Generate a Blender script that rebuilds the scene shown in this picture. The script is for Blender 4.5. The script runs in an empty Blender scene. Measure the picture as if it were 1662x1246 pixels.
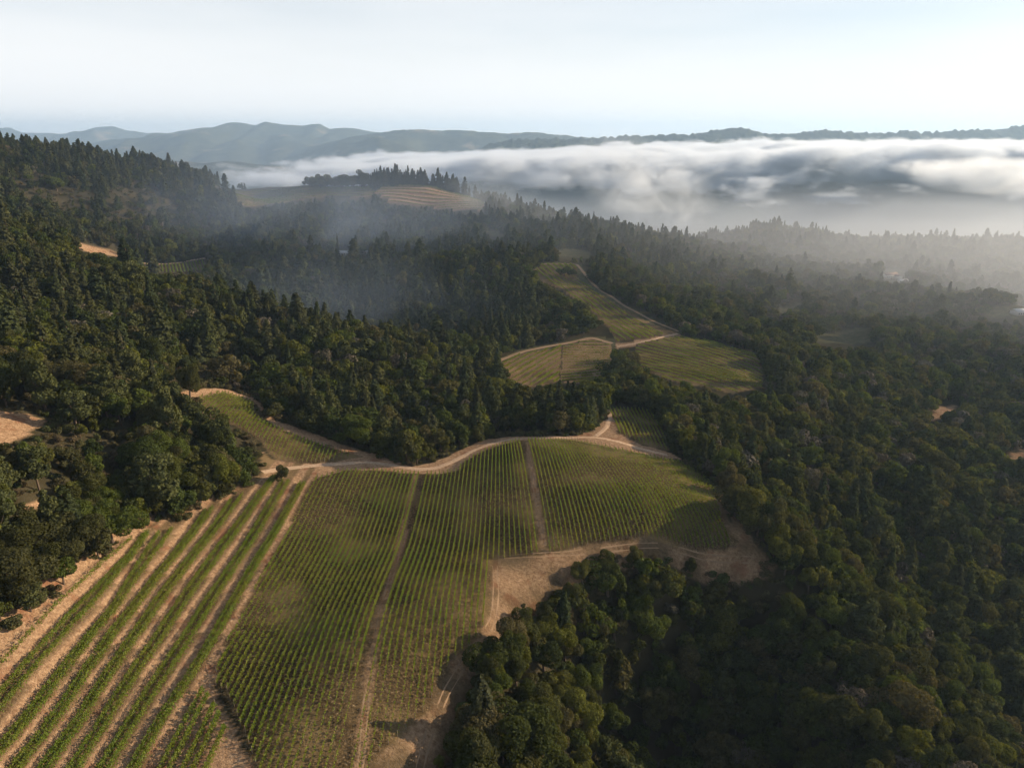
import bpy, math, time
import numpy as np
T0 = time.time()
R = math.radians
SC = bpy.context.scene
COL = SC.collection
RNG = np.random.default_rng(7)

# ------------------------------------------------------------------ camera
F = 1187.0 / 1662.0                  # focal length in picture widths
PITCH = 18.49                        # degrees below the horizon
cam_d = bpy.data.cameras.new('camera')
cam_d.sensor_fit = 'HORIZONTAL'; cam_d.sensor_width = 36.0; cam_d.lens = 36.0 * F
cam_d.clip_start = 1.0; cam_d.clip_end = 60000.0
cam = bpy.data.objects.new('camera', cam_d); COL.objects.link(cam)
cam.location = (0, 0, 0); cam.rotation_euler = (R(90 - PITCH), 0, 0)
SC.camera = cam

# ------------------------------------------------------------------ sky and sun
SUN_AZ = 74.0                        # degrees to the right of the view direction
SUN_EL = 17.0
w = bpy.data.worlds.new('World'); SC.world = w; w.use_nodes = True
nt = w.node_tree; nt.nodes.clear()
out = nt.nodes.new('ShaderNodeOutputWorld'); bg = nt.nodes.new('ShaderNodeBackground')
sky = nt.nodes.new('ShaderNodeTexSky'); sky.sky_type = 'NISHITA'; sky.sun_disc = False
sky.sun_elevation = R(SUN_EL); sky.sun_rotation = R(SUN_AZ)
sky.altitude = 600; sky.air_density = 1.0; sky.dust_density = 1.2; sky.ozone_density = 2.0
bg.inputs['Strength'].default_value = 0.073
# a thin veil of high haze: thicker towards the horizon, a little streaky
def wn(typ, **kw):
    n = nt.nodes.new(typ)
    for k, v in kw.items(): setattr(n, k, v)
    return n
def wm(op, a, c=0.0):
    n = wn('ShaderNodeMath', operation=op)
    for i, v in enumerate((a, c)):
        if isinstance(v, bpy.types.NodeSocket): nt.links.new(v, n.inputs[i])
        else: n.inputs[i].default_value = v
    return n.outputs[0]
tcw = wn('ShaderNodeTexCoord'); mpw = wn('ShaderNodeMapping'); mpw.inputs['Scale'].default_value = (1.0, 1.0, 6.0); mpw.inputs['Rotation'].default_value = (0.0, 0.12, 0.0); mpw.inputs['Location'].default_value = (0.3, 0.1, 0.2)
nzw = wn('ShaderNodeTexNoise'); nzw.inputs['Scale'].default_value = 1.7; nzw.inputs['Detail'].default_value = 6.0; nzw.inputs['Roughness'].default_value = 0.5
nt.links.new(tcw.outputs['Generated'], mpw.inputs[0]); nt.links.new(mpw.outputs[0], nzw.inputs['Vector'])
# the sky a hair below eye level looks like the sky at the horizon
sph = wn('ShaderNodeSeparateXYZ'); cmh = wn('ShaderNodeCombineXYZ'); nt.links.new(tcw.outputs['Generated'], sph.inputs[0])
nt.links.new(sph.outputs[0], cmh.inputs[0]); nt.links.new(sph.outputs[1], cmh.inputs[1]); nt.links.new(wm('MAXIMUM', sph.outputs[2], 0.02), cmh.inputs[2]); nt.links.new(cmh.outputs[0], sky.inputs['Vector'])
spw = wn('ShaderNodeSeparateXYZ'); nt.links.new(tcw.outputs['Generated'], spw.inputs[0])
tau = wm('MULTIPLY', wm('ADD', 0.0, wm('MULTIPLY', nzw.outputs[0], 0.36)), 1.0)
fac = wm('SUBTRACT', 1.0, wm('EXPONENT', wm('MULTIPLY', wm('DIVIDE', tau, wm('MAXIMUM', spw.outputs[2], 0.06)), -1.0)))
mxw = wn('ShaderNodeMix', data_type='RGBA'); mxw.inputs[7].default_value = (7.3, 7.3, 7.3, 1)
nt.links.new(fac, mxw.inputs[0]); nt.links.new(sky.outputs[0], mxw.inputs[6]); nt.links.new(mxw.outputs[2], bg.inputs[0]); nt.links.new(bg.outputs[0], out.inputs[0])
sun_d = bpy.data.lights.new('sun', 'SUN'); sun_d.energy = 5.0; sun_d.angle = R(0.5); sun_d.color = (1.0, 0.80, 0.57)
sun = bpy.data.objects.new('sun', sun_d); COL.objects.link(sun)
sun.rotation_euler = (R(90 - SUN_EL), 0, R(180 - SUN_AZ))
SC.view_settings.view_transform = 'Standard'; SC.view_settings.look = 'None'
SC.view_settings.exposure = 1.0; SC.view_settings.gamma = 1.0
SC.cycles.use_denoising = True; SC.cycles.use_adaptive_sampling = True; SC.cycles.adaptive_threshold = 0.02
SC.cycles.max_bounces = 3; SC.cycles.diffuse_bounces = 1; SC.cycles.glossy_bounces = 1
SC.cycles.transmission_bounces = 2; SC.cycles.volume_bounces = 1; SC.cycles.transparent_max_bounces = 4
SC.cycles.caustics_reflective = False; SC.cycles.caustics_refractive = False

# ------------------------------------------------------------------ geometry helpers
SP, CP = math.sin(R(PITCH)), math.cos(R(PITCH))
def ray(u, v):
    a = (np.asarray(u, float) - 831.0) / 1187.0; b = (np.asarray(v, float) - 623.0) / 1187.0
    return a, CP - b * SP, -SP - b * CP
def at_y(u, v, Y):
    a, dy, dz = ray(u, v); k = Y / dy
    return a * k, Y, dz * k
def at_z(u, v, z):
    a, dy, dz = ray(u, v); k = z / dz
    return a * k, dy * k, z
def project(P):
    P = np.asarray(P, float)
    d = P[:, 1] * CP - P[:, 2] * SP
    up = P[:, 1] * SP + P[:, 2] * CP
    return 831.0 + 1187.0 * P[:, 0] / d, 623.0 - 1187.0 * up / d, d

def _hash(ix, iy, seed):
    h = (ix.astype(np.int64) * 374761393 + iy.astype(np.int64) * 668265263 + seed * 1442695041) & 0x7fffffff
    h = ((h ^ (h >> 13)) * 1274126177) & 0x7fffffff
    return ((h ^ (h >> 16)) & 0xffff) / 65535.0
def vnoise(x, y, s, seed=0):
    x = np.asarray(x, float) / s; y = np.asarray(y, float) / s
    ix = np.floor(x); iy = np.floor(y); fx = x - ix; fy = y - iy
    fx = fx * fx * fx * (fx * (fx * 6 - 15) + 10); fy = fy * fy * fy * (fy * (fy * 6 - 15) + 10)
    ix = ix.astype(np.int64); iy = iy.astype(np.int64)
    a = _hash(ix, iy, seed); b = _hash(ix + 1, iy, seed); c = _hash(ix, iy + 1, seed); d = _hash(ix + 1, iy + 1, seed)
    return (a + (b - a) * fx) * (1 - fy) + (c + (d - c) * fx) * fy
def fbm(x, y, s, octs=4, seed=0, gain=0.5):
    r = 0; amp = 1; tot = 0
    for k in range(octs):
        r = r + amp * (vnoise(x + 17.3 * k, y - 9.1 * k, s, seed + k * 31) - 0.5); tot += amp
        s *= 0.5; amp *= gain
    return r / tot * 2.0
def smooth(a, b, x):
    t = np.clip((x - a) / (b - a), 0, 1); return t * t * (3 - 2 * t)
def inside(px, py, poly):
    px = np.asarray(px, float); py = np.asarray(py, float); poly = np.asarray(poly, float)
    r = np.zeros(px.shape, bool); n = len(poly)
    bx0, by0 = poly.min(0); bx1, by1 = poly.max(0)
    m = (px >= bx0) & (px <= bx1) & (py >= by0) & (py <= by1)
    qx = px[m]; qy = py[m]; rr = np.zeros(qx.shape, bool); j = n - 1
    for i in range(n):
        xi, yi = poly[i]; xj, yj = poly[j]
        if yi != yj:
            rr ^= ((yi > qy) != (yj > qy)) & (qx < (xj - xi) * (qy - yi) / (yj - yi) + xi)
        j = i
    r[m] = rr
    return r

# ------------------------------------------------------------------ terrain: surveyed points
# (picture column, picture row, height below the camera)
CZ = [
 (600,1240,-142),(600,1165,-141),(530,1060,-137),(640,1060,-138.5),(600,900,-145.5),(600,780,-142),(690,768,-143),(480,772,-139),
 (850,790,-141),(860,718,-142),(760,745,-143.5),(800,900,-147),(1000,722,-145),(1000,850,-147),(1150,800,-152),(1205,885,-156),
 (1000,885,-150.5),(790,1000,-144),(700,1130,-146),(650,1240,-147.5),(420,1020,-139.5),(450,1200,-139.5),(700,850,-146),(1100,890,-154),
 (350,900,-138),(200,1000,-131.5),(50,1150,-128),(0,1040,-120),(300,1200,-138),(330,830,-134),(240,870,-129),(440,775,-137.5),(150,1240,-136),
 (60,960,-119),(120,900,-120),(20,700,-104),(100,760,-112),(0,850,-106),(200,780,-121),(300,740,-126),
 (590,745,-141.5),(440,745,-138),(420,690,-133.5),(340,645,-127),(500,735,-138.5),(250,680,-121),(150,660,-110),
 (985,690,-148),(1030,692,-150),(1080,725,-150),(1060,662,-158),(940,712,-144),
 (930,940,-153),(860,950,-149),(830,1020,-149),(760,1120,-150.5),(720,1240,-152),
 (850,1100,-156),(800,1240,-160),(1000,975,-166),(1000,1090,-184),(1000,1240,-206),(1150,940,-168),(1200,1040,-190),(1235,915,-161),
 (1300,1200,-197),(1360,1130,-181),(1420,1250,-187),(1150,1160,-199),(1150,1270,-212),(900,1130,-172),(1300,975,-170),(1250,860,-167),(1400,1020,-184),(1600,1200,-211),(1662,1000,-213),(1450,900,-197),(1300,770,-174),
]
# (picture column, picture row, distance ahead)
CY = [
 (1500,720,470),(1662,800,400),(1300,650,520),(1400,600,650),(1600,600,700),(1500,520,900),(1662,500,950),
 (650,718,370),(740,700,390),(850,690,390),(920,675,400),(820,645,480),(780,620,510),
 (600,575,500),(500,640,430),(400,525,520),(400,600,440),(250,468,560),(300,560,450),(100,425,560),(0,378,560),(100,520,430),(0,560,340),(0,450,460),
 (700,565,680),(560,560,720),(700,485,850),(600,425,1000),(500,385,1150),(450,485,850),(800,425,980),(650,385,1200),(560,345,1330),(350,470,850),
 (330,445,930),(230,440,900),(150,415,880),(300,405,1020),(420,420,1000),
 (650,300,1450),(700,305,1430),(600,304,1440),(500,302,1470),(690,335,1370),(790,342,1320),(440,306,1500),(380,308,1500),(400,330,1400),(330,293,1350),(250,279,1250),(200,273,1220),
 (100,258,1150),(0,250,1100),(100,335,980),(250,355,1080),(50,395,760),(0,330,900),(180,310,1080),
 (870,435,950),(900,450,905),(935,434,950),(975,480,820),(1000,505,770),(1100,545,680),(1050,548,660),(1160,558,650),(1235,582,600),(1240,630,500),(1130,640,478),(1040,605,540),(1060,655,430),(1000,640,470),
 (900,615,535),(820,592,565),(990,565,640),(910,565,630),(960,550,660),(850,575,600),
 (870,395,1150),(930,410,1100),(1000,440,1010),(1100,470,960),(1200,520,820),(1300,500,900),(1200,455,1050),(1370,550,780),
 (1450,452,1150),(1380,470,1080),(1540,480,1120),(1600,460,1250),(1100,405,1300),(1250,368,1650),(1200,385,1600),(1100,395,1600),(1400,395,1650),(1500,392,1650),(1662,390,1650),(1300,430,1350),(1400,425,1400),
 (820,338,1480),(950,372,1600),(1050,392,1620),(750,318,1430),
]
CP3 = [at_z(*c) for c in CZ] + [at_y(*c) for c in CY]
CP3 += [(1500,600,-330),(1500,1200,-370),(1400,1650,-330),(2000,2100,-450),(1250,2150,-440),(500,2200,-420),(0,2150,-400),(-600,2150,-360),(-1500,2000,-200),
 (-1600,1000,20),(-900,700,-20),(-700,300,-40),(-400,150,-60),(-250,0,-90),(-120,40,-125),(0,60,-150),(0,-60,-170),(120,80,-190),(400,50,-260),(900,250,-300),
 (0,-500,-200),(-800,-400,-60),(900,-400,-340),(260,150,-225),(1000,1000,-300),(900,650,-260),(700,400,-250),(500,1950,-350),(0,1800,-260),(-300,1850,-230),(-700,1700,-160)]
CP3 = np.array(CP3, float)
def _phi(r2): return np.sqrt(r2 + 18.0 ** 2)
def _fit():
    P = CP3[:, :2] / 1.0; n = len(P)
    d2 = ((P[:, None] - P[None]) ** 2).sum(-1)
    A = np.zeros((n + 3, n + 3)); A[:n, :n] = _phi(d2) - 4.0 * np.eye(n)
    A[:n, n] = 1; A[:n, n + 1:] = P / 1000; A[n, :n] = 1; A[n + 1:, :n] = P.T / 1000
    return np.linalg.solve(A, np.r_[CP3[:, 2], 0, 0, 0])
WGT = _fit()
def base_h(x, y):
    x = np.asarray(x, float).ravel(); y = np.asarray(y, float).ravel()
    n = len(CP3); r = np.empty(x.shape)
    for i in range(0, len(x), 20000):
        a = x[i:i + 20000]; b = y[i:i + 20000]
        d2 = (a[:, None] - CP3[None, :, 0]) ** 2 + (b[:, None] - CP3[None, :, 1]) ** 2
        r[i:i + 20000] = _phi(d2) @ WGT[:n] + WGT[n] + WGT[n + 1] * a / 1000 + WGT[n + 2] * b / 1000
    far = smooth(1500, 2300, np.hypot(x * 0.95, np.maximum(y - 700, 0) * 1.25 + np.maximum(-y, 0)))
    return r * (1 - far) + far * (-455.0 + 6 * fbm(x, y, 900, 3, 5))
# lookup table for quick queries
LX0, LY0, LD = -1700.0, -100.0, 6.0
LNX, LNY = 580, 420
_gx, _gy = np.meshgrid(LX0 + LD * np.arange(LNX), LY0 + LD * np.arange(LNY))
LUT = base_h(_gx, _gy).reshape(LNY, LNX)
def h0(x, y):
    fx = np.clip((np.asarray(x, float) - LX0) / LD, 0, LNX - 1.001); fy = np.clip((np.asarray(y, float) - LY0) / LD, 0, LNY - 1.001)
    ix = fx.astype(int); iy = fy.astype(int); fx = fx - ix; fy = fy - iy
    return (LUT[iy, ix] * (1 - fx) + LUT[iy, ix + 1] * fx) * (1 - fy) + (LUT[iy + 1, ix] * (1 - fx) + LUT[iy + 1, ix + 1] * fx) * fy
_ys = np.geomspace(70, 2400, 2600)
def ground_at(pts):
    """where the line of sight through each picture point meets the terrain (x, y)"""
    pts = np.asarray(pts, float); o = []
    for u, v in pts:
        a, dy, dz = ray(u, v); k = _ys / dy
        hit = np.nonzero(dz * k <= h0(a * k, _ys))[0]
        i = hit[0] if len(hit) else len(_ys) - 1
        o.append((a * k[i], _ys[i]))
    return np.array(o)
def tag(o, label=None, cat=None, group=None, kind=None):
    if label: o['label'] = label
    if cat: o['category'] = cat
    if group: o['group'] = group
    if kind: o['kind'] = kind
    return o
def make_mesh(name, V, faces, mats=(), mat_idx=None, smooth_shade=False):
    """V (n,3); faces (m,3|4) array"""
    me = bpy.data.meshes.new(name); V = np.ascontiguousarray(V, np.float32); faces = np.ascontiguousarray(faces, np.int32)
    m, k = faces.shape
    me.vertices.add(len(V)); me.vertices.foreach_set('co', V.ravel())
    me.loops.add(m * k); me.loops.foreach_set('vertex_index', faces.ravel())
    me.polygons.add(m); me.polygons.foreach_set('loop_start', np.arange(0, m * k, k, dtype=np.int32))
    me.polygons.foreach_set('loop_total', np.full(m, k, np.int32))
    if smooth_shade: me.polygons.foreach_set('use_smooth', np.ones(m, bool))
    if mat_idx is not None: me.polygons.foreach_set('material_index', np.asarray(mat_idx, np.int32))
    for mt in mats: me.materials.append(mt)
    me.update(calc_edges=True); return me
def link(name, data, parent=None, loc=None, rz=0.0, scale=None):
    o = bpy.data.objects.new(name, data); COL.objects.link(o)
    if parent is not None: o.parent = parent
    if loc is not None: o.location = loc
    if rz: o.rotation_euler = (0, 0, rz)
    if scale is not None: o.scale = scale
    return o
class Geo:
    """collects boxes, tubes and quads into one quad mesh"""
    def __init__(s): s.v = []; s.f = []; s.n = 0
    def add(s, v, f): s.v.append(np.asarray(v, float)); s.f.append(np.asarray(f) + s.n); s.n += len(v)
    def box(s, c, d, rz=0.0):
        x, y, z = np.array(d) / 2
        v = np.array([(-x,-y,-z),(x,-y,-z),(x,y,-z),(-x,y,-z),(-x,-y,z),(x,-y,z),(x,y,z),(-x,y,z)])
        if rz: v = v @ np.array([[math.cos(rz), math.sin(rz), 0], [-math.sin(rz), math.cos(rz), 0], [0, 0, 1]])
        s.add(v + np.array(c), [(0,3,2,1),(4,5,6,7),(0,1,5,4),(1,2,6,5),(2,3,7,6),(3,0,4,7)])
    def tube(s, pts, rad, k=6):
        pts = np.asarray(pts, float); n = len(pts); rad = np.broadcast_to(rad, n); V = []
        t = np.gradient(pts, axis=0)
        for i in range(n):
            d = t[i] / (np.linalg.norm(t[i]) + 1e-9); a = np.array([1.0, 0, 0]) if abs(d[0]) < 0.8 else np.array([0, 1.0, 0])
            b = np.cross(d, a); b /= np.linalg.norm(b); c = np.cross(d, b)
            for j in range(k):
                q = 2 * math.pi * j / k; V.append(pts[i] + rad[i] * (math.cos(q) * b + math.sin(q) * c))
        Fq = [(i * k + j, i * k + (j + 1) % k, (i + 1) * k + (j + 1) % k, (i + 1) * k + j) for i in range(n - 1) for j in range(k)]
        s.add(V, Fq)
    def mesh(s, name, mats, smooth_shade=False): return make_mesh(name, np.concatenate(s.v), np.concatenate(s.f), mats, None, smooth_shade)

# ------------------------------------------------------------------ materials
def new_mat(name):
    m = bpy.data.materials.new(name); m.use_nodes = True; t = m.node_tree; t.nodes.clear()
    o = t.nodes.new('ShaderNodeOutputMaterial'); return m, t, o
def nd(t, typ, **kw):
    n = t.nodes.new(typ)
    for k, v in kw.items(): setattr(n, k, v)
    return n
def mixc(t, fac, a, b, typ='MIX'):
    n = nd(t, 'ShaderNodeMix', data_type='RGBA', blend_type=typ)
    for s, v in ((0, fac), (6, a), (7, b)):
        if hasattr(v, 'is_output') or isinstance(v, bpy.types.NodeSocket): t.links.new(v, n.inputs[s])
        else: n.inputs[s].default_value = v if s == 0 else (*v, 1)
    return n.outputs[2]
def noise(t, scale, detail=3.0, rough=0.55, vec=None):
    n = nd(t, 'ShaderNodeTexNoise'); n.inputs['Scale'].default_value = scale; n.inputs['Detail'].default_value = detail; n.inputs['Roughness'].default_value = rough
    if vec is None: vec = nd(t, 'ShaderNodeNewGeometry').outputs['Position']
    t.links.new(vec, n.inputs['Vector']); return n.outputs[0]
def ramp(t, val, stops):
    r = nd(t, 'ShaderNodeValToRGB'); t.links.new(val, r.inputs[0]); e = r.color_ramp.elements
    while len(e) < len(stops): e.new(0.5)
    for k, (p, c) in enumerate(stops): e[k].position = p; e[k].color = (*c, 1) if len(c) == 3 else c
    return r.outputs[0]
def math_n(t, op, a, b=0.0, c=None):
    n = nd(t, 'ShaderNodeMath', operation=op)
    for i, v in enumerate((a, b) if c is None else (a, b, c)):
        if isinstance(v, bpy.types.NodeSocket): t.links.new(v, n.inputs[i])
        else: n.inputs[i].default_value = v
    return n.outputs[0]
def maprange(t, v, a, b, c=0.0, d=1.0):
    n = nd(t, 'ShaderNodeMapRange'); t.links.new(v, n.inputs[0])
    for i, q in enumerate((a, b, c, d)): n.inputs[i + 1].default_value = q
    return n.outputs[0]
def foliage_mat(name, cols, trans=0.38, spread=0.4):
    """leaves: a hue picked per tree, varied from clump to clump, slightly translucent"""
    m, t, o = new_mat(name)
    oi = nd(t, 'ShaderNodeObjectInfo')
    stops = [((i + 0.5) / len(cols), c) for i, c in enumerate(cols)]
    base = ramp(t, oi.outputs['Random'], stops)
    n1 = noise(t, 0.45, 2.0); n2 = noise(t, 2.2, 2.0)
    k = math_n(t, 'ADD', maprange(t, n1, 0.3, 0.7, 1 - spread, 1 + spread), maprange(t, n2, 0.3, 0.7, -spread * 0.6, spread * 0.6))
    cmb = nd(t, 'ShaderNodeVectorMath', operation='SCALE'); t.links.new(base, cmb.inputs[0]); t.links.new(k, cmb.inputs['Scale'])
    d = nd(t, 'ShaderNodeBsdfDiffuse'); tr = nd(t, 'ShaderNodeBsdfTranslucent'); mx = nd(t, 'ShaderNodeMixShader'); mx.inputs[0].default_value = trans
    t.links.new(cmb.outputs[0], d.inputs[0])
    wm = mixc(t, 1.0, cmb.outputs[0], (1.25, 1.15, 0.45), 'MULTIPLY'); t.links.new(wm, tr.inputs[0])
    t.links.new(d.outputs[0], mx.inputs[1]); t.links.new(tr.outputs[0], mx.inputs[2]); t.links.new(mx.outputs[0], o.inputs[0]); return m
def plain_mat(name, col, rough=0.8, var=0.25, scale=3.0):
    m, t, o = new_mat(name); b = nd(t, 'ShaderNodeBsdfPrincipled')
    c = mixc(t, noise(t, scale), [x * (1 - var) for x in col], [min(1, x * (1 + var)) for x in col])
    t.links.new(c, b.inputs['Base Color']); b.inputs['Roughness'].default_value = rough; b.inputs['Specular IOR Level'].default_value = 0.5 if rough < 0.6 else 0.08; t.links.new(b.outputs[0], o.inputs[0]); return m

M_OAK = foliage_mat('oak_leaves', [(0.0366,0.0453,0.0148),(0.0593,0.0671,0.0183),(0.0470,0.0479,0.0191),(0.0915,0.1011,0.0191),(0.0644,0.0610,0.0261),(0.0314,0.0436,0.0165),(0.0663,0.0845,0.0183),(0.0392,0.0523,0.0148),(0.0784,0.0697,0.0331)])
M_CONE = foliage_mat('conifer_needles', [(0.0359,0.0457,0.0196),(0.0457,0.0539,0.0212),(0.0408,0.0440,0.0228),(0.0571,0.0604,0.0245)], 0.2)
M_PINE = foliage_mat('pine_needles', [(0.0540,0.0612,0.0234),(0.0666,0.0720,0.0270),(0.0504,0.0576,0.0234)], 0.2)
M_GREY = foliage_mat('grey_leaves', [(0.0906,0.0759,0.0569),(0.1035,0.0906,0.0690),(0.0820,0.0734,0.0517)], 0.1)
M_SHRUB = foliage_mat('chaparral_leaves', [(0.0644,0.0644,0.0276),(0.0828,0.0662,0.0368),(0.0552,0.0690,0.0221),(0.0920,0.0718,0.0423)], 0.2)
M_BARK = plain_mat('bark', (0.085, 0.062, 0.045))
M_DEAD = plain_mat('dead_wood', (0.30, 0.27, 0.24))
M_POST = plain_mat('post_wood', (0.16, 0.12, 0.085))
M_DIRT = None

# ------------------------------------------------------------------ clearings traced in the picture, laid on the terrain
PX = dict(
 field=[(505,778),(560,763),(620,763),(690,769),(740,766),(752,751),(790,730),(830,718),(870,713),(930,715),(1000,729),(1060,743),(1100,749),(1140,771),(1165,800),(1170,845),(1200,880),(1190,892),(1130,894),(1085,882),(1040,874),(960,884),(900,899),(800,909),(797,1000),(777,1031),(757,1056),(736,1074),(710,1107),(695,1150),(670,1174),(643,1201),(616,1220),(602,1246),(590,1420),(425,1420),(415,1246),(406,1216),(393,1183),(384,1163),(366,1121),(343,1114),(375,1030),(445,899)],
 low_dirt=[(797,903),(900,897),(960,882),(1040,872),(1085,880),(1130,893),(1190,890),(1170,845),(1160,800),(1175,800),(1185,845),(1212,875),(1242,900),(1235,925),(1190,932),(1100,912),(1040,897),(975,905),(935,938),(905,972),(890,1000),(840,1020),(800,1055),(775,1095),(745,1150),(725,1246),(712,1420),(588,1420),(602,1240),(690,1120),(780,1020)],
 left_dirt=[(505,778),(470,775),(450,768),(435,782),(398,798),(324,828),(293,849),(216,859),(189,879),(182,906),(142,926),(101,960),(40,1012),(0,1039),(-120,1130),(-250,1420),(425,1420),(415,1246),(343,1114),(375,1030),(445,899)],
 upper_dirt=[(425,733),(440,745),(500,751),(560,747),(588,741),(605,734),(640,750),(670,757),(700,751),(730,739),(760,724),(790,713),(830,708),(880,709),(930,707),(960,699),(985,678),(990,664),(998,690),(1040,722),(1085,734),(1110,748),(1060,743),(1000,729),(930,715),(870,713),(830,718),(790,730),(752,751),(740,766),(690,769),(620,763),(560,763),(505,778),(470,782),(435,785),(420,770)],
 left_vines=[(322,646),(365,638),(412,653),(414,676),(440,690),(500,715),(560,735),(588,742),(545,750),(490,753),(455,748),(435,737),(425,716),(380,692),(322,672)],
 left_vines_dirt=[(280,645),(300,634),(345,630),(375,634),(415,648),(428,660),(450,682),(520,708),(600,736),(588,742),(440,690),(412,653),(365,638),(330,645)],
 small_vines=[(987,663),(1020,664),(1058,668),(1076,700),(1082,722),(1086,732),(1040,722),(1004,704)],
 vines_a=[(1030,562),(1065,553),(1102,547),(1150,552),(1232,580),(1236,605),(1246,632),(1190,640),(1100,622),(1045,602),(1034,582)],
 road_ab=[(998,560),(1050,550),(1100,541),(1106,546),(1055,556),(1010,566),(996,568)],
 vines_b=[(868,436),(880,431),(936,433),(938,450),(975,478),(1010,503),(1060,527),(1100,541),(1055,550),(1000,556),(985,530),(950,497),(905,470),(872,452)],
 b_dirt=[(862,440),(872,429),(936,431),(944,434),(960,458),(1010,497),(1110,540),(1100,545),(1010,505),(930,447),(880,434)],
 vines_c=[(815,587),(850,574),(912,562),(908,618),(870,628),(835,622),(820,606)],
 vines_d=[(914,562),(960,549),(992,560),(990,600),(985,618),(940,622),(910,619)],
 c_dirt=[(800,585),(850,566),(915,556),(960,545),(998,552),(1000,566),(960,552),(912,563),(850,575),(815,590)],
 hill_terraces=[(608,312),(622,302),(645,297),(690,301),(740,312),(790,330),(782,342),(735,340),(700,337),(665,333),(640,332),(625,325)],
 saddle_vines=[(382,309),(440,302),(505,298),(600,302),(608,314),(600,322),(540,318),(480,326),(400,335),(384,325)],
 saddle_dirt=[(342,294),(372,303),(395,306),(382,310),(360,307)],
 left_patch=[(0,668),(40,672),(78,684),(45,705),(0,728),(-40,740),(-40,665)],
 left_patch_b=[(38,822),(60,812),(100,806),(104,814),(70,826),(45,830)],
 bank_left=[(110,396),(135,398),(180,408),(205,416),(190,419),(150,413),(120,405)],
 wall_vines=[(205,428),(260,430),(300,429),(334,422),(334,440),(300,444),(260,444),(230,440)],
 right_patch=[(1495,682),(1520,662),(1548,654),(1556,664),(1520,678)],
 grass_patch=[(1318,548),(1370,538),(1418,534),(1412,562),(1360,566),(1325,560)],
 trail_r=[(1255,505),(1300,490),(1306,494),(1262,511)],
 field_r=[(900,405),(940,402),(970,412),(955,420),(905,415)],
 field_r2=[(782,373),(800,376),(820,383),(812,388),(785,380)],
 house_right=[(1432,438),(1465,442),(1474,454),(1450,460),(1430,456)],
 house_mid=[(548,404),(570,404),(570,416),(548,416)],
 house_mid_b=[(586,405),(600,405),(600,415),(586,415)],
 house_far=[(1642,500),(1700,500),(1700,522),(1645,522)],
 edge_r=[(1640,735),(1662,728),(1690,725),(1690,745),(1645,745)],
 edge_r2=[(1590,508),(1662,506),(1700,512),(1690,524),(1600,516)],
)
WP = {k: ground_at(v) for k, v in PX.items()}
for k in ('hill_terraces', 'saddle_vines', 'saddle_dirt'):          # points on the skyline stay on the near side of the hill
    for j, (u, v) in enumerate(PX[k]):
        if WP[k][j, 1] > 1462: WP[k][j] = (float(at_y(u, v, 1462)[0]), 1462 + 6 * math.sin(j))
print('unprojected', round(time.time() - T0, 1))
# picture mask of what must stay free of trees
_uu, _vv = np.meshgrid(np.arange(-260, 1822), np.arange(200, 1430))
CLEAR = np.zeros(_uu.shape, bool)
for k, poly in PX.items():
    if k != 'left_dirt': CLEAR |= inside(_uu, _vv, poly)
def is_clear(u, v):
    iu = np.clip(np.round(u).astype(int) + 260, 0, CLEAR.shape[1] - 1); iv = np.clip(np.round(v).astype(int) - 200, 0, CLEAR.shape[0] - 1)
    return CLEAR[iv, iu]

# ------------------------------------------------------------------ benches cut into the hillside left of the main field
# foot lines of the pale banks (picture points), right to left
BANKS_PX = [
 [(508,785),(445,900),(375,1030),(300,1150),(235,1270)],
 [(459,834),(404,923),(354,1011),(324,1066),(291,1117),(261,1159),(219,1230),(190,1280)],
 [(425,834),(371,919),(324,986),(291,1037),(236,1121),(168,1230),(138,1280)],
 [(396,834),(350,889),(295,965),(236,1053),(181,1138),(114,1243),(90,1280)],
 [(358,834),(312,898),(253,973),(198,1053),(126,1163),(67,1243),(40,1285)],
 [(312,860),(253,935),(177,1028),(97,1146),(21,1243),(-10,1285)],
 [(223,914),(177,994),(105,1079),(42,1159),(-20,1230),(-60,1275)],
 [(165,945),(118,990),(63,1049),(0,1121),(-60,1190),(-110,1250)],
]
BANKS = [ground_at(b) for b in BANKS_PX]
def bank_x(i, y):
    b = BANKS[i]; o = np.argsort(b[:, 1]); ys = b[o, 1]; xs = b[o, 0]
    x = np.interp(y, ys, xs); s0 = (xs[1] - xs[0]) / (ys[1] - ys[0]); s1 = (xs[-1] - xs[-2]) / (ys[-1] - ys[-2])
    return np.where(y < ys[0], xs[0] + np.clip(s0, -.3, .3) * (y - ys[0]), np.where(y > ys[-1], xs[-1] + s1 * (y - ys[-1]), x))
def bench_coord(x, y):
    """0 at the first bank, 7 at the last (counted to the left)"""
    B = np.stack([bank_x(i, y) for i in range(len(BANKS))])
    for i in range(1, len(B)): B[i] = np.minimum(B[i], B[i - 1] - 2.6)
    s = np.full(x.shape, -1.0)
    for i in range(len(B) - 1):
        m = (x <= B[i]) & (x > B[i + 1]); s[m] = i + ((B[i] - x) / (B[i] - B[i + 1]))[m]
    s[x <= B[-1]] = 7.0 + np.minimum((B[-1] - x)[x <= B[-1]] / 5.0, 0.99)
    return s
def in_bench(x, y):
    return inside(x, y, WP['left_dirt'])
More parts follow.
